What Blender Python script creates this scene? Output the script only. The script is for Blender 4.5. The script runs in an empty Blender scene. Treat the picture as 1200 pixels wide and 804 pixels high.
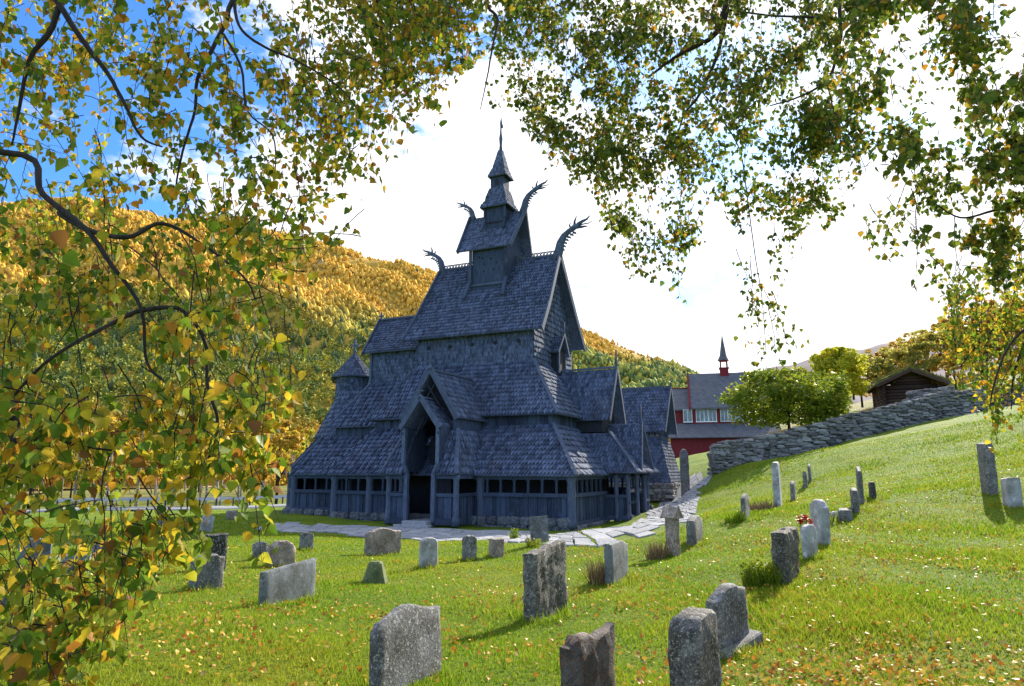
import bpy, math, random
import numpy as np
from mathutils import Vector, Matrix, noise
random.seed(7); rng=np.random.default_rng(7)
scene=bpy.context.scene; COL=scene.collection
R=math.radians
# ------------------------------------------------------------------ camera
F=800.; TH=math.atan(151/800.); CT,ST=math.cos(TH),math.sin(TH); EYE=2.6
cam_d=bpy.data.cameras.new('camera'); cam=bpy.data.objects.new('camera',cam_d); COL.objects.link(cam)
cam.location=(0,0,EYE); cam.rotation_euler=(math.pi/2+TH,0,0)
cam_d.sensor_width=36; cam_d.lens=24; cam_d.clip_end=20000; cam_d.clip_start=.05
scene.camera=cam
def ray(px,py):
    b=402-py
    return np.array([px-600, F*CT-b*ST, F*ST+b*CT])
def at(px,py,d):
    """world point seen at a photo position at forward distance d (m)"""
    r=ray(px,py); t=d/r[1]
    return Vector((r[0]*t,d,EYE+r[2]*t))
def proj(p):
    z=p[2]-EYE; d=p[1]*CT+z*ST; u=-p[1]*ST+z*CT
    return 600+F*p[0]/d, 402-F*u/d
# ------------------------------------------------------------------ church frame
ANG=R(-24.4)
WX=np.array([math.cos(ANG),math.sin(ANG)]); SX=np.array([-math.sin(ANG),math.cos(ANG)])
CC=np.array([-0.65,42.51])
def cw(lx,ly): p=CC+lx*WX+ly*SX; return p
# ------------------------------------------------------------------ terrain
ctrl=[]
def cp(x,y,z): ctrl.append((x,y,z))
def cpx(px,py,d): v=at(px,py,d); ctrl.append(tuple(v))
for lx in (-14,-8,-2,4,8.6):
    for ly in (-9.8,-3,5,9):
        p=cw(lx,ly); cp(p[0],p[1],0.16 if lx<-7 else 0.0)
for a in [(475,805,5.8),(637,729,8.6),(812,815,5.8),(850,768,6.8),(343,705,9.8),(245,691,11),(360,645,17),(448,652,17),(633,640,17),
          (787,653,13.8),(815,641,15),(873,610,17.5),(1011,592,18.5),(1157,583,17.6),(1185,597,16.5),(912,597,19.6),(960,641,12.6),
          (923,688,9.9),(1100,700,8.6),(1190,640,12.8),(815,570,45),(760,602,37),(900,541,43),(1000,516,45),(1130,486,48),(1190,478,50),(1050,545,30),(1150,522,30),
          (835,552,43),(1067,476,60),(242,624,25),(500,634,26),(330,622,30),(270,597,58),(60,597,58),(100,660,14),(60,760,6),(790,557,55),(770,557,58),(850,541,95),(790,543,92)]:
    cpx(*a)
cp(0,0,1.0);cp(-5,0,.85);cp(6,0,1.15);cp(0,-10,1.0);cp(-12,0,.6);cp(14,0,1.7);cp(25,20,4.5);cp(40,40,9);cp(-25,20,-.2);cp(-45,40,-1.5);cp(-60,75,-2);cp(-20,90,-1);cp(20,130,4);cp(60,90,14);cp(-30,0,-.5);cp(30,-10,4);cp(-10,-25,.8);cp(90,60,24);cp(100,150,24);cp(40,200,8);cp(-40,200,-2);cp(-120,150,-3);cp(-100,40,-2.5)
ctrl=np.array(ctrl); 
def tps(r2): return np.where(r2>1e-9, .5*r2*np.log(r2+1e-12),0)
_n=len(ctrl); _d2=((ctrl[:,None,:2]-ctrl[None,:,:2])**2).sum(-1)
_K=tps(_d2)+np.eye(_n)*3.0
_P=np.c_[np.ones(_n),ctrl[:,:2]]
_A=np.zeros((_n+3,_n+3)); _A[:_n,:_n]=_K; _A[:_n,_n:]=_P; _A[_n:,:_n]=_P.T
_w=np.linalg.solve(_A,np.r_[ctrl[:,2],0,0,0])
def th(X,Y):
    X=np.atleast_1d(np.asarray(X,float)); Y=np.atleast_1d(np.asarray(Y,float))
    out=np.empty(X.shape); xf=X.ravel(); yf=Y.ravel(); o=np.empty(xf.shape)
    for i in range(0,len(xf),20000):
        a=xf[i:i+20000]; b=yf[i:i+20000]
        r=np.hypot(a,b-10); k=np.minimum(1,230/np.maximum(r,1)); a2=a*k; b2=10+(b-10)*k
        D=(a2[:,None]-ctrl[None,:,0])**2+(b2[:,None]-ctrl[None,:,1])**2
        z=tps(D)@_w[:_n]+_w[_n]+_w[_n+1]*a2+_w[_n+2]*b2
        z+=.035*np.sin(a*1.3+.7*b)*np.sin(b*.9-.5*a)+.02*np.sin(a*2.9+1)*np.sin(b*3.1)
        o[i:i+20000]=z
    return o.reshape(X.shape)
def tz(x,y): return float(th([x],[y])[0])
def ground_at(px,py,dmax=130):
    r=ray(px,py); d=np.concatenate([np.linspace(3,30,400),np.linspace(30.1,dmax,700)])
    x=r[0]/r[1]*d; z=EYE+r[2]/r[1]*d; g=th(x,d); i=np.argmax(z<g)
    if not (z<g).any(): i=len(d)-1
    return Vector((x[i],d[i],g[i]))
# ------------------------------------------------------------------ mesh builder
class MB:
    def __init__(s): s.v=[]; s.f=[]; s.sm=[]; s.marks=[]
    def cut(s):
        """what follows becomes an object of its own"""
        if s.v and (not s.marks or s.marks[-1]!=(len(s.v),len(s.f))): s.marks.append((len(s.v),len(s.f)))
    def add(s,vs,fs,smooth=False):
        b=len(s.v); s.v.extend([tuple(v) for v in vs]); s.f.extend([tuple(b+i for i in f) for f in fs]); s.sm.extend([smooth]*len(fs))
    def box(s,x0,x1,y0,y1,z0,z1,j=0):
        vs=[(x,y,z) for z in (z0,z1) for x,y in ((x0,y0),(x1,y0),(x1,y1),(x0,y1))]
        if j: vs=[(a+random.uniform(-j,j),b+random.uniform(-j,j),c+random.uniform(-j,j)) for a,b,c in vs]
        s.add(vs,[(3,2,1,0),(4,5,6,7),(0,1,5,4),(1,2,6,5),(2,3,7,6),(3,0,4,7)])
    def hexa(s,b4,t4): s.add(list(b4)+list(t4),[(3,2,1,0),(4,5,6,7),(0,1,5,4),(1,2,6,5),(2,3,7,6),(3,0,4,7)])
    def bar(s,a,b,w,h,up=(0,0,1)):
        a=Vector(a);b=Vector(b);d=(b-a).normalized();up=Vector(up)
        sd=d.cross(up)
        if sd.length<1e-4: sd=d.cross(Vector((1,0,0)))
        sd.normalize(); u=sd.cross(d).normalized(); sd*=w/2; u*=h/2
        s.hexa([a-sd-u,a+sd-u,a+sd+u,a-sd+u],[b-sd-u,b+sd-u,b+sd+u,b-sd+u])
    def tube(s,pts,rad,n=8,cap=True):
        pts=[Vector(p) for p in pts]; m=len(pts)
        if not hasattr(rad,'__len__'): rad=[rad]*m
        d0=(pts[1]-pts[0]).normalized(); ref=Vector((0,0,1)) if abs(d0.z)<.9 else Vector((1,0,0))
        u=d0.cross(ref).normalized(); vs=[]
        for i in range(m):
            d=(pts[min(i+1,m-1)]-pts[max(i-1,0)]).normalized()
            u=(u-d*u.dot(d)).normalized(); w=d.cross(u)
            for k in range(n):
                a=2*math.pi*k/n; vs.append(pts[i]+(u*math.cos(a)+w*math.sin(a))*rad[i])
        fs=[(i*n+k,i*n+(k+1)%n,(i+1)*n+(k+1)%n,(i+1)*n+k) for i in range(m-1) for k in range(n)]
        if cap: fs+= [tuple(range(n-1,-1,-1)),tuple((m-1)*n+k for k in range(n))]
        s.add(vs,fs,True)
    def lathe(s,c,prof,n=20,a0=0,a1=2*math.pi):
        vs=[];m=len(prof);full=abs(a1-a0-2*math.pi)<1e-6; nn=n if full else n+1
        for r,z in prof:
            for k in range(nn):
                a=a0+(a1-a0)*k/n; vs.append((c[0]+r*math.cos(a),c[1]+r*math.sin(a),c[2]+z))
        fs=[(i*nn+k,i*nn+(k+1)%nn,(i+1)*nn+(k+1)%nn,(i+1)*nn+k) for i in range(m-1) for k in range(n)]
        s.add(vs,fs,True)
    def prism(s,poly,axis,a,b):
        """2d polygon extruded along axis ('x' or 'y') from a to b"""
        n=len(poly)
        if axis=='x': vs=[(a,p,q) for p,q in poly]+[(b,p,q) for p,q in poly]
        else: vs=[(p,a,q) for p,q in poly]+[(p,b,q) for p,q in poly]
        s.add(vs,[tuple(range(n)),tuple(range(2*n-1,n-1,-1))]+[(i,(i+1)%n,n+(i+1)%n,n+i) for i in range(n)])
    def build(s,name,mat,parent=None,bevel=0):
        if s.marks:
            ms=[(0,0)]+s.marks+[(len(s.v),len(s.f))]; first=None
            for (v0,f0),(v1,f1) in zip(ms[:-1],ms[1:]):
                if v1==v0: continue
                q=MB(); q.v=s.v[v0:v1]; q.f=[tuple(i-v0 for i in f) for f in s.f[f0:f1]]; q.sm=s.sm[f0:f1]; o=q.build(name,mat,parent,bevel); first=first or o
            return first
        me=bpy.data.meshes.new(name); me.from_pydata(s.v,[],s.f); me.update()
        if any(s.sm): me.polygons.foreach_set('use_smooth',s.sm)
        return link(name,me,mat,parent,bevel)
def link(name,me,mat,parent=None,bevel=0):
    o=bpy.data.objects.new(name,me); COL.objects.link(o)
    for m in (mat if isinstance(mat,(list,tuple)) else [mat]): me.materials.append(m)
    if parent: o.parent=parent
    if bevel:
        b=o.modifiers.new('bevel','BEVEL'); b.width=bevel; b.segments=1; b.limit_method='ANGLE'; b.angle_limit=R(40)
    return o
def fastmesh(name,V,Fc,k,mat,parent=None,smooth=False):
    """V (n,3) float, Fc (m,k) int"""
    me=bpy.data.meshes.new(name); me.vertices.add(len(V)); me.vertices.foreach_set('co',np.asarray(V,np.float32).ravel())
    m=len(Fc); me.loops.add(m*k); me.loops.foreach_set('vertex_index',np.asarray(Fc,np.int32).ravel())
    me.polygons.add(m); me.polygons.foreach_set('loop_start',np.arange(0,m*k,k,dtype=np.int32)); me.polygons.foreach_set('loop_total',np.full(m,k,np.int32))
    if smooth: me.polygons.foreach_set('use_smooth',np.ones(m,bool))
    me.update(calc_edges=True); me.validate()
    return link(name,me,mat,parent)
def tag(o,label=None,cat=None,group=None,kind=None):
    if label: o['label']=label
    if cat: o['category']=cat
    if group: o['group']=group
    if kind: o['kind']=kind
    return o
def empty(name,loc=(0,0,0),rz=0,label=None,cat=None,group=None):
    o=bpy.data.objects.new(name,None); COL.objects.link(o); o.location=loc; o.rotation_euler=(0,0,rz); o.empty_display_size=.2
    return tag(o,label,cat,group)
def copy_tree(o,parent=None):
    c=o.copy(); COL.objects.link(c)
    if parent: c.parent=parent
    for ch in list(o.children): copy_tree(ch,c)
    return c
# ------------------------------------------------------------------ materials
class N:
    def __init__(s,name,world=False):
        s.m=bpy.data.materials.new(name); s.m.use_nodes=True; s.t=s.m.node_tree; s.n=s.t.nodes; s.l=s.t.links
        s.b=s.n['Principled BSDF']; s.out=s.n['Material Output']
    def node(s,typ,**k):
        n=s.n.new(typ)
        for a,v in k.items():
            if a.startswith('i_'): n.inputs[a[2:].replace('_',' ')].default_value=v
            else: setattr(n,a,v)
        return n
    def link(s,a,b): s.l.new(a,b)
    def pos(s): return s.node('ShaderNodeNewGeometry').outputs['Position']
    def objco(s): return s.node('ShaderNodeTexCoord').outputs['Object']
    def noise(s,vec,scale,detail=4,rough=.6,out=0):
        n=s.node('ShaderNodeTexNoise'); n.inputs['Scale'].default_value=scale; n.inputs['Detail'].default_value=detail; n.inputs['Roughness'].default_value=rough
        s.link(vec,n.inputs['Vector']); return n.outputs[out]
    def scale(s,vec,v):
        n=s.node('ShaderNodeMapping'); n.inputs['Scale'].default_value=v; s.link(vec,n.inputs['Vector']); return n.outputs[0]
    def ramp(s,fac,stops,interp='LINEAR'):
        n=s.node('ShaderNodeValToRGB'); cr=n.color_ramp; cr.interpolation=interp
        while len(cr.elements)<len(stops): cr.elements.new(.5)
        for e,(p,c) in zip(cr.elements,stops): e.position=p; e.color=(c[0],c[1],c[2],1) if hasattr(c,'__len__') else (c,c,c,1)
        s.link(fac,n.inputs[0]); return n.outputs[0]
    def mix(s,fac,a,b,typ='MIX'):
        n=s.node('ShaderNodeMix',data_type='RGBA',blend_type=typ)
        for i,v in ((0,fac),(6,a),(7,b)):
            if hasattr(v,'is_linked'): s.link(v,n.inputs[i])
            elif i==0: n.inputs[0].default_value=v
            else: n.inputs[i].default_value=(v[0],v[1],v[2],1)
        return n.outputs[2]
    def math(s,op,a,b=0,c=0):
        n=s.node('ShaderNodeMath',operation=op)
        for i,v in enumerate((a,b,c)):
            if hasattr(v,'is_linked'): s.link(v,n.inputs[i])
            else: n.inputs[i].default_value=v
        return n.outputs[0]
    def bump(s,h,strength=.5,dist=.02):
        n=s.node('ShaderNodeBump'); n.inputs['Strength'].default_value=strength; n.inputs['Distance'].default_value=dist
        s.link(h,n.inputs['Height']); s.link(n.outputs[0],s.b.inputs['Normal'])
    def rnd(s): return s.node('ShaderNodeNewGeometry').outputs['Random Per Island']
    def fin(s,col,rough=.8,spec=.3):
        if hasattr(col,'is_linked'): s.link(col,s.b.inputs['Base Color'])
        else: s.b.inputs['Base Color'].default_value=(*col,1)
        s.b.inputs['Roughness'].default_value=rough; s.b.inputs['Specular IOR Level'].default_value=spec
        return s.m
def wood_mat(name,c1,c2,streak=(14,14,1.2),rough=.75):
    s=N(name); p=s.objco(); n1=s.noise(s.scale(p,streak),1.5,5,.65); n2=s.noise(p,.35,3)
    col=s.ramp(n1,[(.28,c1),(.72,c2)])
    v=s.math('MULTIPLY_ADD',s.rnd(),.9,.6); v2=s.math('MULTIPLY_ADD',n2,.7,.65)
    k=s.math('MULTIPLY',v,v2); cc=s.node('ShaderNodeCombineColor')
    for i in range(3): s.link(k,cc.inputs[i])
    col=s.mix(1,col,cc.outputs[0],'MULTIPLY')
    n4=s.noise(p,.55,5,.7); col=s.mix(s.ramp(n4,[(.52,0),(.72,.30)]),col,tuple(x*y for x,y in zip(c2,(1.05,.78,.55))))
    # weathered silver patches
    n3=s.noise(p,1.7,5,.7); col=s.mix(s.ramp(n3,[(.55,0),(.75,.35)]),col,tuple(min(1,x*2.1) for x in c2))
    s.bump(n1,.35,.02); return s.fin(col,rough,.12)
M={}
M['shingle']=wood_mat('tarred_shingles',(.030,.042,.074),(.128,.162,.240),(9,9,3),.85)
M['plank']=wood_mat('tarred_planks',(.020,.029,.050),(.066,.088,.135),(16,16,1.0),.85)
M['trim']=wood_mat('tarred_trim',(.040,.055,.088),(.11,.138,.198),(10,10,2),.85)
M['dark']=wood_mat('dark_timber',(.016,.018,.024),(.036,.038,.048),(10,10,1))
M['brownwood']=wood_mat('old_brown_logs',(.035,.022,.016),(.085,.055,.042),(2,20,20))
M['redwood']=wood_mat('red_painted_boards',(.15,.020,.026),(.23,.034,.038),(14,14,1))
M['whitewood']=wood_mat('white_painted_wood',(.62,.62,.60),(.80,.80,.78),(10,10,1))
def stone_mat(name,c1,c2,lich=(.6,.6,.55),la=.4,dark=(.05,.05,.045),da=.35,sc=1,bump=.6):
    s=N(name); p=s.objco(); oi=s.node('ShaderNodeObjectInfo')
    ad=s.node('ShaderNodeVectorMath',operation='ADD'); s.link(p,ad.inputs[0])
    ml=s.node('ShaderNodeVectorMath',operation='SCALE'); s.link(oi.outputs['Location'],ml.inputs[0]); ml.inputs['Scale'].default_value=3.7; s.link(ml.outputs[0],ad.inputs[1])
    p=ad.outputs[0]
    fine=s.noise(p,70*sc,3,.7); big=s.noise(p,3.5*sc,5,.65); mid=s.noise(p,13*sc,5,.7)
    col=s.ramp(fine,[(.3,c1),(.7,c2)])
    col=s.mix(s.ramp(mid,[(.52,0),(.66,da)]),col,dark)
    l2=s.noise(s.scale(p,(1.0,1.0,.8)),22*sc,4,.75)
    col=s.mix(s.ramp(l2,[(.58,0),(.66,la)]),col,lich)
    col=s.mix(s.ramp(big,[(.40,.75),(.58,0)]),col,tuple(x*y for x,y in zip(c1,(.55,.50,.42)))); col=s.mix(s.ramp(s.noise(p,6*sc,6,.8),[(.56,0),(.62,.55)]),col,tuple(min(1,x*1.9) for x in c2))
    sp_=s.noise(p,38*sc,3,.8); col=s.mix(s.ramp(sp_,[(.57,0),(.62,la*1.3)]),col,tuple(min(1,x*1.25) for x in lich)); sp2=s.noise(s.scale(p,(1.3,1.3,1)),29*sc,3,.8); col=s.mix(s.ramp(sp2,[(.57,0),(.63,da)]),col,dark)
    h=s.math('ADD',fine,s.math('MULTIPLY',mid,2)); s.bump(h,bump,.012); return s.fin(col,.85,.25)
M['granite']=stone_mat('grey_granite',(.10,.105,.11),(.24,.24,.245),da=.6)
M['lichen']=stone_mat('lichened_granite',(.09,.088,.08),(.21,.20,.185),lich=(.42,.42,.36),la=.6,dark=(.03,.027,.022),da=.8,bump=.9)
M['rust']=stone_mat('rusty_lichened_stone',(.09,.085,.08),(.21,.19,.17),lich=(.24,.08,.03),la=.6,dark=(.04,.035,.03),da=.7,bump=1)
M['pink']=stone_mat('pinkish_granite',(.24,.19,.16),(.42,.34,.29),da=.5)
M['smooth']=stone_mat('smooth_grey_slate',(.13,.15,.165),(.20,.225,.245),la=.12,da=.15,bump=.25)
M['white']=stone_mat('white_marble',(.34,.355,.38),(.48,.49,.51),la=.1,dark=(.15,.15,.15),da=.35,bump=.25)
M['blackstone']=stone_mat('black_stone',(.02,.02,.022),(.05,.05,.05),lich=(.5,.5,.48),la=.5,da=.3)
M['mossy']=stone_mat('mossy_stone',(.10,.13,.05),(.22,.24,.12),lich=(.2,.28,.06),la=.6,da=.4)
def rock_mat(name,c1,c2,c3):
    s=N(name); p=s.pos(); r=s.rnd()
    col=s.ramp(r,[(0,c1),(.5,c2),(1,c3)]); n=s.noise(p,9,5,.7); n2=s.noise(p,30,3,.7)
    col=s.mix(s.ramp(n,[(.5,0),(.7,.6)]),col,(.42,.43,.43)); col=s.mix(s.ramp(n,[(.3,.6),(.48,0)]),col,(.05,.05,.05))
    s.bump(s.math('ADD',n,n2),.8,.04); return s.fin(col,.9,.2)
M['drystone']=rock_mat('dry_wall_stones',(.09,.085,.08),(.20,.19,.18),(.38,.37,.35))
M['foundstone']=rock_mat('foundation_stones',(.05,.055,.07),(.10,.105,.12),(.18,.185,.20))
M['slab']=rock_mat('flagstone',(.26,.27,.29),(.33,.34,.36),(.40,.405,.42))
s=N('slate_roof'); p=s.objco(); 
br=s.node('ShaderNodeTexBrick'); br.inputs['Scale'].default_value=1; br.inputs['Brick Width'].default_value=.5; br.inputs['Row Height'].default_value=.3; br.inputs['Mortar Size'].default_value=.02
br.inputs['Color1'].default_value=(.085,.095,.115,1); br.inputs['Color2'].default_value=(.135,.145,.17,1); br.inputs['Mortar'].default_value=(.07,.08,.10,1)
mp=s.node('ShaderNodeMapping'); mp.inputs['Rotation'].default_value=(0,0,0); s.link(p,mp.inputs[0]); sx=s.node('ShaderNodeSeparateXYZ'); s.link(p,sx.inputs[0]); cx=s.node('ShaderNodeCombineXYZ'); s.link(sx.outputs[0],cx.inputs[0]); s.link(sx.outputs[2],cx.inputs[1]); s.link(cx.outputs[0],br.inputs['Vector'])
col=s.mix(s.ramp(s.noise(p,.8,5),[(.4,0),(.7,.5)]),br.outputs[0],(.15,.14,.12)); M['slate']=s.fin(col,.7)
def leaf_mat(name,stops,trans=.45,gloss=.2,clump=0):
    s=N(name); r_=s.rnd()
    if clump: r_=s.math('ADD',s.math('MULTIPLY',r_,.45),s.math('MULTIPLY_ADD',s.noise(s.pos(),clump,3,.6),1.5,-.5)); r_=s.math('MINIMUM',s.math('MAXIMUM',r_,0),1)
    col=s.ramp(r_,stops)
    n=s.noise(s.pos(),35,2); col=s.mix(s.ramp(n,[(.45,0),(.75,.35)]),col,(.16,.09,.02))
    s.fin(col,.5,gloss); tr=s.node('ShaderNodeBsdfTranslucent'); s.link(col,tr.inputs[0])
    mx=s.node('ShaderNodeMixShader'); mx.inputs[0].default_value=trans; s.link(s.b.outputs[0],mx.inputs[1]); s.link(tr.outputs[0],mx.inputs[2]); s.link(mx.outputs[0],s.out.inputs[0]); return s.m
Y1=(.52,.36,.02);Y2=(.42,.33,.03);O1=(.50,.22,.02);G1=(.10,.19,.02);G2=(.18,.26,.03);G3=(.05,.10,.015);YG=(.30,.32,.03);BR=(.25,.12,.03)
M['leaf_left']=leaf_mat('autumn_birch_leaves',[(0,(.07,.15,.015)),(.22,(.15,.26,.02)),(.42,(.27,.34,.03)),(.6,(.48,.43,.035)),(.82,(.68,.47,.03)),(.95,(.60,.27,.03)),(1,(.22,.10,.03))],.52)
M['leaf_right']=leaf_mat('green_birch_leaves',[(0,(.06,.12,.015)),(.3,(.10,.17,.018)),(.6,(.15,.21,.02)),(.8,(.27,.28,.03)),(.93,(.44,.31,.03)),(1,O1)],.42)
M['leaf_yel']=leaf_mat('yellow_birch_leaves',[(0,(.42,.36,.04)),(.4,(.65,.5,.05)),(.8,(.8,.58,.06)),(1,(.7,.4,.05))],.45)
M['leaf_gold']=leaf_mat('golden_forest_leaves',[(0,(.26,.23,.04)),(.3,(.5,.37,.045)),(.7,(.7,.47,.05)),(1,(.72,.38,.05))],.45,clump=.25)
M['leaf_olive']=leaf_mat('olive_leaves',[(0,(.20,.23,.05)),(.5,(.40,.36,.07)),(1,(.58,.45,.08))],.55,clump=.35)
M['leaf_orange']=leaf_mat('orange_leaves',[(0,(.3,.2,.035)),(.5,(.52,.34,.05)),(1,(.66,.44,.06))],.5,clump=.35)
M['leaf_green']=leaf_mat('green_tree_leaves',[(0,(.07,.14,.014)),(.4,(.17,.25,.02)),(.75,(.34,.36,.03)),(1,(.58,.46,.04))],.45,clump=.7)
M['leaf_lime']=leaf_mat('lime_yellow_leaves',[(0,(.28,.36,.03)),(.5,(.50,.50,.03)),(1,(.70,.58,.04))],.45,clump=.5)
M['leaf_spruce']=leaf_mat('spruce_needles',[(0,(.02,.045,.015)),(1,(.05,.09,.03))],.1)
s=N('distant_spruce'); M['spruce']=s.fin(s.ramp(s.rnd(),[(0,(.05,.085,.035)),(1,(.13,.17,.06))]),.9,.1)
M['fallen']=leaf_mat('fallen_leaves',[(0,(.62,.46,.08)),(.35,(.66,.42,.05)),(.62,(.60,.28,.03)),(.78,(.42,.15,.02)),(.94,(.34,.14,.04)),(1,(.50,.38,.14))],.2)
M['bark']=wood_mat('dark_birch_twig_bark',(.025,.02,.018),(.06,.048,.04),(30,30,6))
s=N('birch_trunk_bark'); p=s.objco(); n=s.noise(s.scale(p,(3,3,14)),1.4,5,.7); M['birchbark']=s.fin(s.ramp(n,[(.4,(.05,.045,.04)),(.5,(.42,.40,.37)),(1,(.6,.58,.55))]),.8)
s=N('grass_blades'); col=s.ramp(s.rnd(),[(0,(.075,.15,.006)),(.45,(.15,.275,.009)),(.8,(.25,.35,.016)),(1,(.36,.32,.07))])
n=s.noise(s.pos(),.45,4); col=s.mix(s.ramp(n,[(.42,.0),(.72,.65)]),col,(.33,.34,.025)); s.fin(col,.65,.15)
tr=s.node('ShaderNodeBsdfTranslucent'); s.link(col,tr.inputs[0]); mx=s.node('ShaderNodeMixShader'); mx.inputs[0].default_value=.5; s.link(s.b.outputs[0],mx.inputs[1]); s.link(tr.outputs[0],mx.inputs[2]); s.link(mx.outputs[0],s.out.inputs[0]); M['grass']=s.m
s=N('lawn'); p=s.pos(); a=s.noise(p,.5,5,.6); b=s.noise(p,14,5,.75); c=s.noise(p,60,3,.8)
col=s.ramp(b,[(.3,(.05,.10,.005)),(.5,(.12,.21,.008)),(.72,(.22,.29,.016))]); col=s.mix(s.ramp(a,[(.45,0),(.72,.6)]),col,(.29,.30,.02))
col=s.mix(s.ramp(c,[(.55,0),(.8,.4)]),col,(.03,.05,.005))
sx=s.node('ShaderNodeVectorMath',operation='LENGTH'); s.link(p,sx.inputs[0]); far=s.math('MULTIPLY',s.math('SUBTRACT',sx.outputs['Value'],70),.012); far=s.math('MINIMUM',s.math('MAXIMUM',far,0),1)
col=s.mix(far,col,s.ramp(s.noise(p,.06,5),[(.4,(.12,.15,.03)),(.65,(.26,.19,.06))])); s.bump(s.math('ADD',s.math('MULTIPLY',s.noise(p,2.2,4,.6),2.5),s.math('ADD',b,c)),.9,.06); M['lawn']=s.fin(col,.9,.15)
s=N('asphalt'); p=s.pos(); M['road']=s.fin(s.ramp(s.noise(p,4,5),[(.3,(.20,.205,.215)),(.7,(.27,.275,.285))]),.85)
s=N('sod'); p=s.objco(); M['sod']=s.fin(s.ramp(s.noise(p,3,5),[(.35,(.12,.10,.03)),(.6,(.25,.24,.06)),(.8,(.18,.25,.04))]),.95)
s=N('galvanised_rail'); M['steel']=s.fin((.45,.46,.47),.45); 
s=N('mountain_ground'); p=s.pos(); n=s.noise(p,.012,6,.65); n2=s.noise(p,.05,5,.7)
col=s.ramp(n,[(.38,(.42,.29,.05)),(.55,(.52,.33,.06)),(.68,(.36,.28,.19))]); col=s.mix(s.ramp(n2,[(.5,0),(.7,.5)]),col,(.22,.19,.04)); s.bump(n2,.6,5); M['mountain']=s.fin(col,.95,.1)
s=N('haze_tinted_mountain'); p=s.pos(); n=s.noise(p,.006,6,.7); M['haze_tint']=s.fin(s.ramp(n,[(.35,(.055,.045,.075)),(.55,(.09,.068,.088)),(.7,(.10,.10,.14))]),.95,.1)  # purple tint of distant haze put into the base colour
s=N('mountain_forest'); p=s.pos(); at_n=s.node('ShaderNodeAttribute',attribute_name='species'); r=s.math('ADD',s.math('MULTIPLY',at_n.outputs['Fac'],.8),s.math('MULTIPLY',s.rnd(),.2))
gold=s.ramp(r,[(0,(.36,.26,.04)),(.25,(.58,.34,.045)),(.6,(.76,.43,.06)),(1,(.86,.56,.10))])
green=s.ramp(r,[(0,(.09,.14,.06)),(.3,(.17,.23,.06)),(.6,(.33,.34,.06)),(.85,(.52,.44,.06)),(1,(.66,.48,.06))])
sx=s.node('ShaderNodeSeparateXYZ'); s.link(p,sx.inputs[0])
# belt by height: conifer green, with hillside shade put into the colour too
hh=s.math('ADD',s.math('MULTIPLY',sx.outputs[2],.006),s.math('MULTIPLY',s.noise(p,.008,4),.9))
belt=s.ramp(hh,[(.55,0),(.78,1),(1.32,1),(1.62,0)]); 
conifer_shade=s.ramp(s.math('MULTIPLY',hh,.5),[(.30,0),(.36,1),(.72,1),(.88,0)])
col=s.mix(conifer_shade,gold,green); s.link(col,s.b.inputs['Base Color']); M['forest']=s.fin(col,.9,.1)
for nm,c in (('petal_red',(.6,.03,.05)),('petal_white',(.8,.78,.8)),('stem_green',(.06,.14,.02))):
    s=N(nm); M[nm]=s.fin(c,.6)
s=N('window_glass'); n=s.noise(s.scale(s.objco(),(3,3,.6)),1.5,3); M['glass']=s.fin(s.ramp(n,[(.4,(.08,.10,.10)),(.65,(.28,.31,.31))]),.12,.6)
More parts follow.
